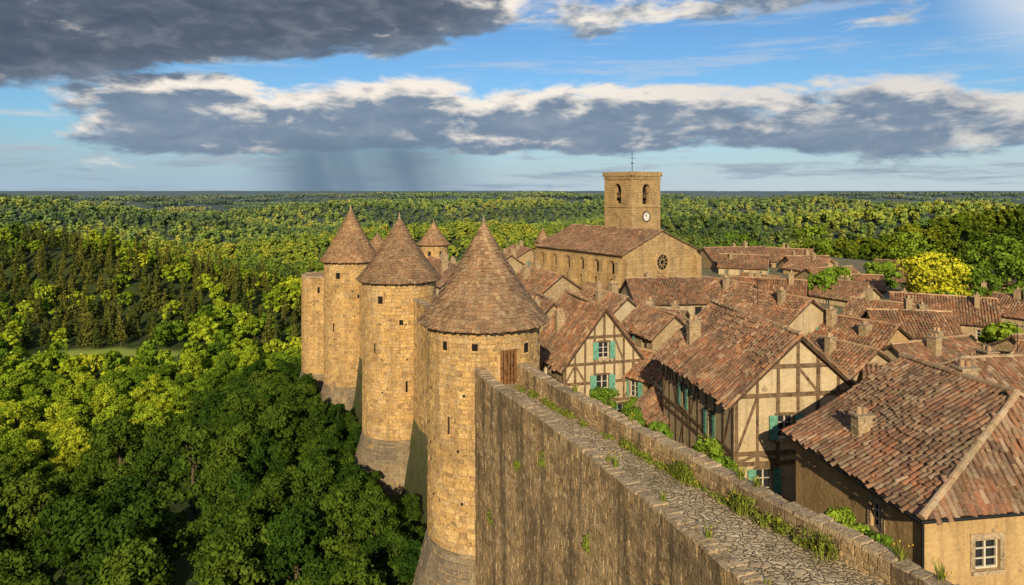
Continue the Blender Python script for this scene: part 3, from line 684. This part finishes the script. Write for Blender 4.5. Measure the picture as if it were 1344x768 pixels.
for (O,ux,n) in (((TX-h,TY-h),(1,0),(0,-1)),((TX-h,TY+h),(0,-1),(-1,0)),((TX+h,TY-h),(0,1),(1,0)),((TX+h,TY+h),(-1,0),(0,1))):
    P=plane_P(O,ux,n); op=[(h-.75,h+.75,fz(-2.2),fz(1.1),True)]
    wall_face(tc,P,TW,Z0,Z1,None,op,.8,0,1)
    blocks(tb,P,lambda z:(0,TW),5,Z1,.40,.75,.06,.014,op)
    for (za,zb_,o) in ((fz(-2.75),fz(-2.55),.16),(fz(-6.5),fz(-6.3),.14),(fz(1.75),fz(1.98),.16)): bar(tb,P,-.15,TW+.15,za,zb_,0,o,.7,0)
    for i in range(12): bar(tb,P,.1+i*TW/12,.1+i*TW/12+.26,fz(1.98),fz(2.28),0,.24,U(.3,.8),0)
    bar(tb,P,-.3,TW+.3,fz(2.28),fz(2.5),-.3,.3,.7,0)
    for i in range(7):
        bar(tb,P,-.28+i*TW/6.3,-.28+i*TW/6.3+.62,fz(2.5),fz(3.0),-.25,.27,U(.3,.9),0)
    bar(tb,P,-.25,TW+.25,fz(2.5),fz(2.78),-.2,.25,.6,0)
    tc.tube(P(h,fz(-1.2),-.35),P(h,fz(-.55),-.35),.42,.2,10,.5,2); bar(tc,P,h-.7,h+.7,fz(-.5),fz(-.38),-.45,-.3,.5,3)
    for i in range(30):
        z=5+i*.44; l=.75 if i%2 else .42
        bar(tb,P,-.02,l,z,z+.41,0,.085,U(0,1),0); bar(tb,P,TW-(.42 if i%2 else .75),TW+.02,z,z+.41,0,.083,U(0,1),0)
tc.box(TX-h+.3,TX+h-.3,TY-h+.3,TY+h-.3,fz(2.2),fz(2.45),.5,0)
tc.obj('bell_tower_core',[M_mortar,M_dark,M_bell,M_wood],CH); tb.obj('bell_tower_masonry',[M_church],CH)
ck=MB(); P=plane_P((TX-h,TY-h),(1,0),(0,-1)); cz=fz(-4.2)
ck.face([P(h+.72*math.cos(2*math.pi*k/28),cz+.72*math.sin(2*math.pi*k/28),.11) for k in range(28)],.5,0)
ringf(ck,P,h,cz,.72,.86,.0,.16,28,.5,1)
for k in range(12):
    a=math.pi*k/6; dbar(ck,P,h+.54*math.cos(a),cz+.54*math.sin(a),h+.68*math.cos(a),cz+.68*math.sin(a),.05,.11,.125,.5,1)
dbar(ck,P,h,cz,h-.3,cz+.28,.07,.11,.135,.5,1); dbar(ck,P,h,cz,h+.1,cz+.58,.05,.11,.14,.5,1)
ck.obj('clock_face',[simple('clock_white',(.75,.72,.65),.6,.1),M_iron],CH)
sp=MB(); sp.tube((TX,TY,fz(2.4)),(TX,TY,fz(6.6)),.07,.03,6); sp.tube((TX-.6,TY,fz(5.3)),(TX+.6,TY,fz(5.3)),.035,.035,5); sp.tube((TX-.3,TY,fz(6.0)),(TX+.3,TY,fz(6.0)),.03,.03,5); sp.tube((TX,TY,fz(4.4)),(TX,TY,fz(4.55)),.22,.2,8)
sp.obj('cross_and_weather_vane',[M_iron],CH)
def antenna(x,y,z,hh=2.2):
    a=MB(); a.tube((0,0,0),(0,0,hh),.025,.02,5); 
    for i in range(6): a.tube((-.35+.03*i,-.5+i*.2,hh-.1),(.35-.03*i,-.5+i*.2,hh-.1),.012,.012,4)
    a.tube((0,-.55,hh-.1),(0,.6,hh-.1),.015,.015,4); a.obj('roof_antenna',[M_iron],None,(x,y,z),.6)
antenna(26.5,35.8,-9.2); antenna(37,61,-11.2); antenna(20.5,57,-9.6)

# ------------------------------------------------------------ terrain
tab=np.random.default_rng(3).random((256,256))
def vn(x,y):
    xi=np.floor(x).astype(int);yi=np.floor(y).astype(int);fx=x-xi;fy=y-yi;fx=fx*fx*(3-2*fx);fy=fy*fy*(3-2*fy)
    g=lambda a,b:tab[a%256,b%256]
    return (g(xi,yi)*(1-fx)+g(xi+1,yi)*fx)*(1-fy)+(g(xi,yi+1)*(1-fx)+g(xi+1,yi+1)*fx)*fy
def fbm(x,y,o=4):
    s=0;a=.5
    for i in range(o): s=s+a*vn(x*2**i+17*i,y*2**i+31*i);a*=.5
    return s
def ss(v,a,b):
    t=np.clip((v-a)/(b-a),0,1);return t*t*(3-2*t)
POLY=np.array([(22,-25),(11.6,6),(7.5,15.2),(5.4,20),(3.3,25),(0.2,31.5),(-1.5,37),(-9.4,57),(-18.9,80),(-25.2,92),(-20.3,103),(-13.9,121),(6.8,150),(30,168),(68,160),(92,125),(98,70),(80,-30)],float)
TOWS=[(-1.53,37),(-9.4,57),(-18.9,80),(-25.2,92),(-20.3,103),(-13.9,121),(6.8,150)]
def sdf(x,y):
    d=np.full(x.shape,1e18);ins=np.zeros(x.shape,bool);n=len(POLY)
    for i in range(n):
        a=POLY[i];b=POLY[(i+1)%n];e=b-a;wx=x-a[0];wy=y-a[1];t=np.clip((wx*e[0]+wy*e[1])/(e@e),0,1)
        d=np.minimum(d,(wx-e[0]*t)**2+(wy-e[1]*t)**2)
        c=((a[1]>y)!=(b[1]>y))&(x<(b[0]-a[0])*(y-a[1])/(b[1]-a[1]+1e-12)+a[0]); ins^=c
    d=np.sqrt(d); return np.where(ins,-d,d)
HILLS=[(350,385,190,75,46,.1),(-330,400,200,45,30,-.2),(-620,620,260,60,44,-.15),(-60,640,190,60,30,.1),(200,760,240,70,34,.15),(620,720,260,70,44,-.1),
       (-900,1050,420,110,44,-.1),(-250,1250,380,100,40,.1),(480,1300,500,110,46,0),(1300,1500,500,140,50,0),(-1500,2000,700,180,50,0),(100,2200,800,160,48,0),(-500,3300,1200,240,48,0),(1800,3000,1000,240,52,0)]
def height(x,y):
    r=np.hypot(x,y); sd=sdf(x,y)
    val=-68+18*(fbm(x/240+5,y/200+2)-.47)*2*ss(r,140,500)+ 20*(fbm(x/1500+1,y/900+8,3)-.45)*2*ss(r,1200,3500)
    val=val+46*ss(r,1800,9500)
    for (hx,hy,sx_,sy_,hh,ro) in HILLS:
        dx,dy=x-hx,y-hy; dy=dy-ro*dx; val=val+hh*np.exp(-(dx/sx_)**2-(dy/sy_)**2)
    cap=-17-5*vn(x/300,y/300)+2*ss(r,3000,8000)+8*ss(r,7000,9500)
    val=np.minimum(val,cap)+(6+8*(vn(x/90,y/90)-.5))*ss(r,4000,4400)*(1-.7*ss(r,6000,9000))
    foot=-21.3-.075*np.clip(y-37,0,80)
    dv=np.maximum(sd-2.5,0); out=foot+(val-foot)*ss(dv,-8,78)
    town=-14.7-.3*fbm(x/20,y/20)
    k=ss(sd,-1.2,.4); return np.where(sd<.4,town+(foot-town)*k,out),sd
FIELDS=[(-158,268,46,17),(420,1100,260,40),(900,1250,300,50),(-900,1600,300,50),(200,1900,500,60),(-1500,2700,500,90),(1200,2500,600,90)]
def field(x,y):
    f=np.zeros(x.shape)
    for (a,b,c,d) in FIELDS: f=np.maximum(f,1-ss(((x-a)/c)**2+((y-b)/d)**2+.5*(vn(x/c*3,y/d*3)-.5),.7,1.0))
    return f
rings=np.r_[np.geomspace(4,16000,500)]; na=640; th=np.linspace(0,2*np.pi,na,endpoint=False)
Rr,Th=np.meshgrid(rings,th,indexing='ij'); X=Rr*np.sin(Th);Y=Rr*np.cos(Th);Z,SD=height(X,Y)
Vv=np.stack([X,Y,Z],-1).reshape(-1,3); 
i,j=np.meshgrid(np.arange(len(rings)-1),np.arange(na),indexing='ij'); jn=(j+1)%na
F=np.stack([i*na+j,i*na+jn,(i+1)*na+jn,(i+1)*na+j],-1).reshape(-1,4)
me=bpy.data.meshes.new('terrain'); cen=len(Vv); Vv=np.vstack([Vv,[[0,0,float(Z[0].mean())]]])
me.vertices.add(len(Vv)); me.vertices.foreach_set('co',Vv.astype(np.float32).ravel())
tri=np.stack([np.full(na,cen),(np.arange(na)+1)%na,np.arange(na)],-1)
me.loops.add(F.size+tri.size); me.polygons.add(len(F)+len(tri))
me.polygons.foreach_set('loop_start',np.r_[np.arange(len(F))*4,len(F)*4+np.arange(na)*3].astype(np.int32)); me.loops.foreach_set('vertex_index',np.r_[F[:,::-1].ravel(),tri.ravel()].astype(np.int32))
me.update(calc_edges=True); me.polygons.foreach_set('use_smooth',np.ones(len(me.polygons),bool))
a=me.attributes.new('town','FLOAT','POINT'); a.data.foreach_set('value',np.r_[(1-ss(SD,-2,1)).ravel(),0].astype(np.float32))
a=me.attributes.new('field','FLOAT','POINT'); a.data.foreach_set('value',np.r_[field(X,Y).ravel(),0].astype(np.float32))
a=me.attributes.new('far_canopy','FLOAT','POINT'); a.data.foreach_set('value',np.r_[ss(Rr,3900,4300).ravel(),0].astype(np.float32))
m,nt,out=newmat('terrain_ground'); P=wpos(nt)
c=ramp(nt,noise(nt,P,.15,3,.6),[(.3,(.02,.035,.01)),(.6,(.045,.065,.016)),(.8,(.08,.08,.035))])
c=mixc(nt,attr(nt,'far_canopy'),c,ramp(nt,noise(nt,P,.012,3,.8),[(.35,(.02,.05,.01)),(.5,(.10,.17,.02)),(.65,(.26,.32,.03))]))
c=mixc(nt,attr(nt,'field'),c,ramp(nt,noise(nt,P,.05,3),[(.3,(.22,.32,.05)),(.7,(.32,.38,.08))]))
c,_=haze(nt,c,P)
tc_=ramp(nt,noise(nt,P,.6,3,.65),[(.3,(.16,.13,.09)),(.5,(.24,.2,.14)),(.6,(.11,.15,.04)),(.8,(.13,.18,.045))])
c=mixc(nt,attr(nt,'town'),c,tc_); finish(nt,out,c,.95); me.materials.append(m)
to=bpy.data.objects.new('terrain',me); scene.collection.objects.link(to)

# ------------------------------------------------------------ trees
def leaves(mb,C,Rc,nper,size,r,m=0,flat=.78,tcl=None,nj=.38):
    k=len(C); idx=np.repeat(np.arange(k),nper); n=len(idx)
    d=r.normal(size=(n,3)); d[:,2]=d[:,2]*.9+.35; d/=np.linalg.norm(d,axis=1)[:,None]
    rad=Rc[idx]*r.uniform(.62,1.12,n)
    p=C[idx]+d*rad[:,None]*np.array([1,1,flat])
    nn=d+r.normal(0,nj,(n,3)); nn/=np.linalg.norm(nn,axis=1)[:,None]
    u=np.cross(nn,r.normal(size=(n,3))); u/=np.linalg.norm(u,axis=1)[:,None]; w=np.cross(nn,u)
    s=(size*r.uniform(.55,1.3,n))[:,None]
    Q=np.stack([p-u*s*.5-w*s*.5*.6,p+u*s*.5-w*s*.35,p+u*s*.45+w*s*.5,p-u*s*.4+w*s*.45],1)
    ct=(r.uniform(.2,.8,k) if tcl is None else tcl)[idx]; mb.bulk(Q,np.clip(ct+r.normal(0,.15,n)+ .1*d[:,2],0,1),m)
def crown(seed,R=4.0,Hh=9.0,nc=22,nper=220,size=.36,trunk=True):
    r=np.random.default_rng(seed); mb=MB()
    ph=r.uniform(0,6.28,nc); hz=r.uniform(.22,.90,nc); prof=np.sqrt(np.clip(1-((hz-.42)/.52)**2,0.03,1))
    rr=R*.92*prof*np.sqrt(r.uniform(.2,.8,nc)); lob=1+.18*np.sin(ph*3+seed)+.12*np.sin(ph*5+seed*2)
    C=np.stack([rr*lob*np.cos(ph),rr*lob*np.sin(ph),hz*Hh],1)
    C[:2]=[[0,0,Hh*.55],[.1*R,0,Hh*.78]]
    Rc=R*r.uniform(.20,.36,nc); Rc[:2]=R*.5
    leaves(mb,C,Rc,nper,size,r)
    if trunk:
        mb.tube((0,0,-2),(0.1,0,Hh*.3),R*.08,R*.06,7,.5,1); mb.tube((.1,0,Hh*.3),(0,.1,Hh*.7),R*.06,R*.03,6,.5,1)
        for k in range(2,min(nc,8)): mb.tube((.05,0,Hh*(.2+.04*k)),tuple(C[k]),R*.03,R*.01,4,.5,1)
    return mb
def conifer(seed,R=2.0,Hh=12,nl=12,nper=60,size=.6):
    r=np.random.default_rng(seed); mb=MB(); C=[];Rc=[]
    for i in range(nl):
        f=i/(nl-1); rad=R*(1-f)**.85+.15; k=max(1,int(5*(1-f))+1)
        for q in range(k):
            a=r.uniform(0,6.28); C.append((math.cos(a)*rad*.55,math.sin(a)*rad*.55,Hh*(.12+.86*f))); Rc.append(rad*.55+.15)
    leaves(mb,np.array(C),np.array(Rc),nper//3,size,r,0,.8); mb.tube((0,0,-2),(0,0,Hh*.9),.2,.04,5,.5,1); return mb
def bare(seed,Hh=5):
    r=np.random.default_rng(seed); mb=MB()
    def br(p,d,l,w,lv):
        q=p+d*l; mb.tube(p,q,w,w*.6,4,.5,1)
        if lv>0:
            for _ in range(4):
                nd_=d+r.normal(0,.5,3); nd_[2]+=.15; nd_/=np.linalg.norm(nd_); br(q-d*l*r.uniform(0,.5),nd_,l*.68,w*.55,lv-1)
    br(np.array([0,0,-.5]),np.array([0,0,1.]),Hh*.35,.12,3)
    leaves(mb,np.array([[0,0,Hh*.7],[.6,0,Hh*.6]]),np.array([1.6,1.4]),60,.25,r); return mb
kinds=bpy.data.collections.new('forest_tree_kinds'); KN=[]
def kind(mb,leafm):
    o=bpy.data.objects.new('forest_tree' if not KN else 'forest_tree.%03d'%len(KN),mb.mesh('forest_tree',[leafm,M_bark])); kinds.objects.link(o); KN.append(o); return len(KN)-1
near=[kind(crown(100+i,3.9,8.6+.5*i,46,100,.36),M_leaf) for i in range(5)]
mid=[kind(crown(200+i,4.2,9.0+.6*i,18,36,.85,False),M_leaf) for i in range(4)]
con=[kind(conifer(300+i),M_con) for i in range(2)]
far=[kind(crown(400+i,4.6,9.0,8,15,1.8,False),M_leaf) for i in range(3)]
bar_=[kind(bare(500+i),M_leaf) for i in range(2)]
def patch(seed):
    r=np.random.default_rng(seed); mb=MB()
    n=70; xy=r.uniform(-50,50,(n,2)); C=[];Rc=[]
    for k in range(n):
        hh=r.uniform(3,9); C.append((xy[k,0],xy[k,1],hh)); Rc.append(r.uniform(4.5,7.5))
    leaves(mb,np.array(C),np.array(Rc),11,4.2,r,0,.8); return mb
pat=[kind(patch(600+i),M_leaf) for i in range(2)]
def zone(r0,r1,step,smin,jit=.45,az=42):
    n=int(r1/step)+2; gx,gy=np.meshgrid(np.arange(-n,n+1)*step,np.arange(-4,n+1)*step); x=gx.ravel()+rng.uniform(-jit,jit,gx.size)*step; y=gy.ravel()+rng.uniform(-jit,jit,gx.size)*step
    r=np.hypot(x,y); a=np.degrees(np.arctan2(x,y)); k=(r>=r0)&(r<r1)&(np.abs(a)<az); x,y=x[k],y[k]
    z,sd=height(x,y); k=(sd>smin)&(field(x,y)<.3)
    for (tx,ty) in TOWS: k&=(np.hypot(x-tx,y-ty)>4.6)
    return x[k],y[k],z[k],sd[k]
ALL=[]
def emit(x,y,z,kind_arr,scl): ALL.append((x,y,z,kind_arr,scl))
x,y,z,sd=zone(14,160,1.7,1.3,az=60); k=(sd<5); x,y,z,sd=x[k],y[k],z[k],sd[k]; n=len(x)
emit(x,y,z-.3,rng.choice(near,n),np.interp(sd,[1,5],[.15,.30])*rng.uniform(.7,1.5,n))
x,y,z,sd=zone(14,160,2.6,4.5,az=60); k=sd<15; x,y,z,sd=x[k],y[k],z[k],sd[k]; n=len(x)
kk=rng.choice(near,n); kk=np.where(rng.random(n)<.12,rng.choice(bar_,n),kk); sc=np.interp(sd,[3,15],[.28,.5])*rng.uniform(.75,1.4,n); emit(x,y,z-.3,kk,sc)
x,y,z,sd=zone(18,270,6.3,11,az=50); n=len(x); kk=rng.choice(near,n); kk=np.where(rng.random(n)<.02,rng.choice(bar_,n),kk)
emit(x,y,z-1.2+rng.uniform(-1.2,1.6,n),kk,np.interp(sd,[11,40],[.55,1.02])*rng.uniform(.7,1.2,n))
x,y,z,sd=zone(270,720,7.4,8); n=len(x); kk=rng.choice(mid,n)
cm=(fbm(x/90+3,y/60+9,3)>.50)&(np.hypot(x,y)<500)&(x<-40); kk=np.where(cm&(rng.random(n)<.75),rng.choice(con,n),kk); emit(x,y,z-.5+rng.uniform(-1.5,2,n),kk,rng.uniform(.65,1.3,n))
x,y,z,sd=zone(720,1700,11,8); n=len(x); emit(x,y,z-1+rng.uniform(-1,2,n),rng.choice(far,n),rng.uniform(.8,1.5,n))
x,y,z,sd=zone(1700,4300,100,8); n=len(x); emit(x,y,z-2,rng.choice(pat,n),rng.uniform(.9,1.2,n))
X_=np.concatenate([a[0] for a in ALL]);Y_=np.concatenate([a[1] for a in ALL]);Z_=np.concatenate([a[2] for a in ALL]);K_=np.concatenate([a[3] for a in ALL]);S_=np.concatenate([a[4] for a in ALL])
print('instances',len(X_))
me=bpy.data.meshes.new('forest'); me.vertices.add(len(X_)); me.vertices.foreach_set('co',np.stack([X_,Y_,Z_],1).astype(np.float32).ravel())
a=me.attributes.new('kidx','INT','POINT'); a.data.foreach_set('value',K_.astype(np.int32))
a=me.attributes.new('rotv','FLOAT_VECTOR','POINT'); rv=np.zeros((len(X_),3),np.float32); rv[:,2]=rng.uniform(0,6.28,len(X_)); a.data.foreach_set('vector',rv.ravel())
a=me.attributes.new('sclv','FLOAT_VECTOR','POINT'); sv=np.repeat(S_[:,None],3,1); sv[:,2]*=rng.uniform(.8,1.15,len(X_)); a.data.foreach_set('vector',sv.astype(np.float32).ravel())
fo=bpy.data.objects.new('forest',me); scene.collection.objects.link(fo)
ng=bpy.data.node_groups.new('scatter_trees','GeometryNodeTree'); ng.interface.new_socket('Geometry',in_out='INPUT',socket_type='NodeSocketGeometry'); ng.interface.new_socket('Geometry',in_out='OUTPUT',socket_type='NodeSocketGeometry')
gi=ng.nodes.new('NodeGroupInput');go=ng.nodes.new('NodeGroupOutput'); ip=ng.nodes.new('GeometryNodeInstanceOnPoints'); ci=ng.nodes.new('GeometryNodeCollectionInfo')
ci.inputs['Collection'].default_value=kinds; ci.inputs['Separate Children'].default_value=True; ci.inputs['Reset Children'].default_value=True
def na_(name,dt):
    n=ng.nodes.new('GeometryNodeInputNamedAttribute'); n.data_type=dt; n.inputs['Name'].default_value=name; return [o for o in n.outputs if o.enabled and o.name=='Attribute'][0]
er=ng.nodes.new('FunctionNodeEulerToRotation'); L=ng.links.new
L(gi.outputs[0],ip.inputs['Points']); L(ci.outputs[0],ip.inputs['Instance']); ip.inputs['Pick Instance'].default_value=True
L(na_('kidx','INT'),ip.inputs['Instance Index']); L(na_('rotv','FLOAT_VECTOR'),er.inputs[0]); L(er.outputs[0],ip.inputs['Rotation']); L(na_('sclv','FLOAT_VECTOR'),ip.inputs['Scale']); L(ip.outputs[0],go.inputs[0])
md=fo.modifiers.new('scatter','NODES'); md.node_group=ng

def tree(name,x,y,z,R,Hh,mat,seed,nc=24,nper=200,size=.3,trunk=True):
    crown(seed,R,Hh,nc,nper,size,trunk).obj(name,[mat,M_bark],None,(x,y,z),U(0,6))
tree('linden_tree',54.5,88,-15.5,4.8,7.4,M_yel,701,40,140,.34)
for i,(x,y,R,Hh) in enumerate([(62,92,3.2,5.5),(70,96,4,6.5),(76,101,4.2,6.2),(60,80,2.6,4.4),(73,88,3.4,5.6),(84,104,4.5,7),(48,101,2.4,4.2),(35,90,2.2,3.6),(84,118,5,8),(76,130,5,7.5),(66,150,5,8),(50,152,4.5,7),(30,158,4.5,7),(68,112,3.5,5.5),(56,104,3,4.8),(80,84,4,6),(48,76,2.6,4.2),(42,92,2.8,4.4),(30,57,1.8,3.4),(44,61,2.0,3.6),(18,62,1.7,3.2)]):
    tree('village_tree',x,y,-15.5,R,Hh,M_bush,710+i,22,80,.4)
for i,(x,y,z,R) in enumerate([(7.9,33.5,-14.8,1.0),(8.6,31.2,-14.6,.8),(6.3,36.5,-14.8,1.1),(9.2,40.5,-14.8,1.4),(7.6,41.5,-14.8,1.2),(8.6,27.2,-14.5,1.1),(10.2,27.3,-14.5,.9),(9.9,24.6,-14.5,.9),(11.2,26.9,-14.5,.7),(5.0,40.5,-15,1.2),(16.8,27.9,-14.5,1.0),(12.5,52,-14.9,1.4),(16.5,48,-14.9,1.6),(19,47,-14.9,1.3),(12.5,63,-14.9,1.6),(21,58,-15,1.5)]):
    tree('garden_shrub',x,y,z-.1,R,R*1.9,M_bush,760+i,14,110,.14,True)
for i,(f,o,R,zz) in enumerate([(.80,.7,.8,-9.9),(.74,.7,.75,-10.1),(.60,.7,.85,-10.0),(.57,.75,.7,-10.1),(.43,.6,.7,-9.9),(.40,.7,.6,-10.0),(.68,.7,.65,-10.0)]):
    p=PI(INN.L*f,zz,o); tree('wall_shrub',p[0],p[1],p[2],R,R*1.9,M_bush,790+i,16,130,.085)
random.seed(77)
def tuft(mb,p,hh,n,spread,flow=0):
    for _ in range(n):
        a=U(0,6.28); r=spread*U(0,1)**.7; bx,by=p[0]+r*math.cos(a)*.5,p[1]+r*math.sin(a)*.5; h_=hh*U(.4,1.1); lx,ly=math.cos(a)*h_*U(.1,.6),math.sin(a)*h_*U(.1,.6); w=U(.007,.016)
        c,s=math.cos(a+1.57)*w,math.sin(a+1.57)*w; t=U(.1,1)
        mb.face([(bx-c,by-s,p[2]),(bx+c,by+s,p[2]),(bx+lx*.45+c,by+ly*.45+s,p[2]+h_*.6),(bx+lx*.45-c,by+ly*.45-s,p[2]+h_*.6)],t,0)
        mb.face([(bx+lx*.45-c,by+ly*.45-s,p[2]+h_*.6),(bx+lx*.45+c,by+ly*.45+s,p[2]+h_*.6),(bx+lx,by+ly,p[2]+h_)],t,0)
        if flow and U(0,1)<flow: x,y,z=bx+lx,by+ly,p[2]+h_; mb.box(x-.014,x+.014,y-.014,y+.014,z-.01,z+.02,.5,1)
wd=MB(); rr=np.random.default_rng(9)
s=2
while s<INN.L-1:
    if U(0,1)<.75:
        wz=WZf(s/INN.L); q=PI(s,wz-.02,-.58-U(0,.12)); big=(.18*INN.L<s<.6*INN.L and U(0,1)<.45); hh=U(.15,.35)*(2.0 if big else 1); tuft(wd,q,hh,int(70*U(.5,1.4)*(1.8 if big else 1)),U(.25,.5)*(1.6 if big else 1),.05)
        k=int(U(4,9))*(2 if big else 1); C=np.array([PI(s+U(-.4,.4),wz+U(.03,hh*.8),-.52-U(0,.30)) for _ in range(k)]); leaves(wd,C,rr.uniform(.08,.19,k),36,.05,rr)
    s+=U(.25,.8)
s=3
while s<OUT.L-1:
    if U(0,1)<.55: tuft(wd,PO(s,WZf(s/OUT.L)-.02,-.6),U(.1,.35),35,.3,.15)
    s+=U(.3,1.0)
for f in (.56,.575,.40,.47): tuft(wd,PO(f*OUT.L,-8.9,-.35),U(.3,.5),26,.18,.1)
for f in (.33,.36,.5,.52,.7,.83): tuft(wd,PI(f*INN.L,-8.75,-.1),U(.25,.5),30,.24,.1)
for (f,z) in ((.80,-11.5),(.52,-12.8),(.50,-13.4),(.3,-13.0),(.9,-15),(.64,-15.5),(.72,-10.4),(.45,-11.2),(.6,-11.9)):
    C=np.array([PO(f*OUT.L+U(-.2,.2),z+U(-.25,.25),.08) for _ in range(8)]); leaves(wd,C,rr.uniform(.06,.17,8),50,.05,rr)
wd.obj('wall_weeds',[M_weed,M_flow])

# ------------------------------------------------------------ world
w=bpy.data.worlds.new('World'); scene.world=w; w.use_nodes=True; nt=w.node_tree; nt.nodes.clear()
out=nt.nodes.new('ShaderNodeOutputWorld'); bg=nt.nodes.new('ShaderNodeBackground'); nt.links.new(bg.outputs[0],out.inputs[0])
sky=nt.nodes.new('ShaderNodeTexSky'); sky.sky_type='NISHITA'; sky.sun_disc=False; sky.sun_elevation=SUN_EL; sky.sun_rotation=math.atan2(SUN_AZ[0],SUN_AZ[1]); sky.air_density=1.0; sky.dust_density=.6; sky.ozone_density=2.0
G=nd(nt,'ShaderNodeTexCoord').outputs['Generated']; G=nd(nt,'ShaderNodeVectorMath',{0:G},operation='NORMALIZE').outputs[0]
sp_=nd(nt,'ShaderNodeSeparateXYZ',{0:G}); az=mth(nt,'ARCTAN2',sp_.outputs[0],sp_.outputs[1]); el=mth(nt,'ARCSINE',sp_.outputs[2])
SB=.1
def lin(c): return tuple(v/SB for v in c)
def density(de,daz=0.0,det=8):
    e=mth(nt,'ADD',el,de); a=mth(nt,'ADD',az,daz)
    V=nd(nt,'ShaderNodeCombineXYZ',{0:mth(nt,'MULTIPLY',a,3.0),1:mth(nt,'MULTIPLY',e,9.0),2:5.2}).outputs[0]
    n1=noise(nt,V,1.7,det,.60,.25,True)
    band=mth(nt,'MULTIPLY',sstep(nt,e,.036,.070),sstep(nt,mth(nt,'ADD',e,mth(nt,'MULTIPLY',a,.03)),.12,.185,1.0,0.0))
    band=mth(nt,'MULTIPLY',band,sstep(nt,a,-.66,-.40,.45,1.0))
    edge=mth(nt,'ADD',e,mth(nt,'MULTIPLY',a,-.17))
    mass=mth(nt,'MULTIPLY',sstep(nt,edge,.19,.27),sstep(nt,a,-.14,.14,1.0,0.0))
    stk=mth(nt,'MULTIPLY',sstep(nt,e,.195,.25),sstep(nt,a,-.1,.12,0.0,.45))
    p=mth(nt,'MAXIMUM',mth(nt,'MULTIPLY',band,.46),mth(nt,'MAXIMUM',mth(nt,'MULTIPLY',mass,.55),mth(nt,'MULTIPLY',stk,.62)))
    return mth(nt,'SUBTRACT',mth(nt,'ADD',mth(nt,'MULTIPLY',n1,1.25),p),.86),mass
d0,mass=density(0.0); d1,_=density(.022,.012,5)
alpha=sstep(nt,d0,-.04,.12)
V2=nd(nt,'ShaderNodeCombineXYZ',{0:mth(nt,'MULTIPLY',az,9.0),1:mth(nt,'MULTIPLY',el,22.0),2:1.0}).outputs[0]
puff=mth(nt,'SUBTRACT',noise(nt,V2,2.0,6,.58,.3,True),.5)
shade=sstep(nt,mth(nt,'ADD',d1,mth(nt,'MULTIPLY',puff,-.7)),-.10,.20,1.0,0.0)
shade=mth(nt,'ADD',shade,mth(nt,'MULTIPLY',puff,.3),clamp=True)
shade=mth(nt,'MULTIPLY',shade,sstep(nt,az,.0,.45,1.0,.72))
dark=mixc(nt,mass,lin((.17,.24,.34)),lin((.07,.095,.14)))
dark=mixc(nt,mth(nt,'ADD',.5,mth(nt,'MULTIPLY',puff,2.0),clamp=True),dark,mixc(nt,mass,lin((.26,.335,.43)),lin((.14,.175,.235))))
ccol=mixc(nt,shade,dark,lin((.95,.87,.77)))
base=mixc(nt,1.0,sky.outputs[0],(.60,.90,1.15),'MULTIPLY')
lowc=mixc(nt,sstep(nt,az,-.6,.5),lin((.38,.51,.62)),lin((.54,.64,.70)))
base=mixc(nt,sstep(nt,el,.0,.11,.95,0.0),base,lowc)
V3=nd(nt,'ShaderNodeCombineXYZ',{0:mth(nt,'MULTIPLY',az,3.5),1:mth(nt,'MULTIPLY',el,34.0),2:9.0}).outputs[0]
veil=mth(nt,'MULTIPLY',sstep(nt,noise(nt,V3,1.5,5,.62,0,True),.48,.66),sstep(nt,el,.02,.2,.9,.35)); base=mixc(nt,veil,base,mixc(nt,sstep(nt,el,.02,.09),lin((.30,.39,.49)),lin((.62,.64,.66))))
col=mixc(nt,alpha,base,ccol)
V4=nd(nt,'ShaderNodeCombineXYZ',{0:mth(nt,'ADD',mth(nt,'MULTIPLY',az,14.0),mth(nt,'MULTIPLY',el,5.0)),1:mth(nt,'MULTIPLY',el,2.0),2:0.0}).outputs[0]
rain=mth(nt,'MULTIPLY',mth(nt,'MULTIPLY',sstep(nt,az,-.40,-.27),sstep(nt,az,-.17,-.0,1.0,0.0)),sstep(nt,el,.05,.10,1.0,0.0))
rain=mth(nt,'MULTIPLY',rain,sstep(nt,noise(nt,V4,.6,3,.5),.3,.65,.6,.97)); col=mixc(nt,rain,col,lin((.15,.225,.31)))
gl=nd(nt,'ShaderNodeVectorMath',{0:G,1:(math.sin(.70)*math.cos(.28),math.cos(.70)*math.cos(.28),math.sin(.28))},operation='DOT_PRODUCT').outputs['Value']
g2=mth(nt,'POWER',sstep(nt,gl,.984,1.0),2.0); col=mixc(nt,mth(nt,'MULTIPLY',g2,.7),col,lin((.95,.93,.88)))
nt.links.new(col,bg.inputs[0]); bg.inputs[1].default_value=SB

sl=bpy.data.lights.new('sun','SUN'); sl.energy=5.0; sl.angle=math.radians(.5); sl.color=(1.0,.80,.51)
so=bpy.data.objects.new('sun',sl); scene.collection.objects.link(so)
from mathutils import Vector
dv=Vector((SUN_AZ[0]*math.cos(SUN_EL),SUN_AZ[1]*math.cos(SUN_EL),math.sin(SUN_EL))); so.rotation_euler=dv.to_track_quat('Z','Y').to_euler(); so.location=(60,-60,60)

cam=bpy.data.cameras.new('camera'); co=bpy.data.objects.new('camera',cam); scene.collection.objects.link(co); scene.camera=co
co.location=(0,0,0); co.rotation_euler=(math.radians(90),0,0); cam.lens=24; cam.sensor_width=36; cam.shift_y=-.0997; cam.clip_start=.5; cam.clip_end=40000
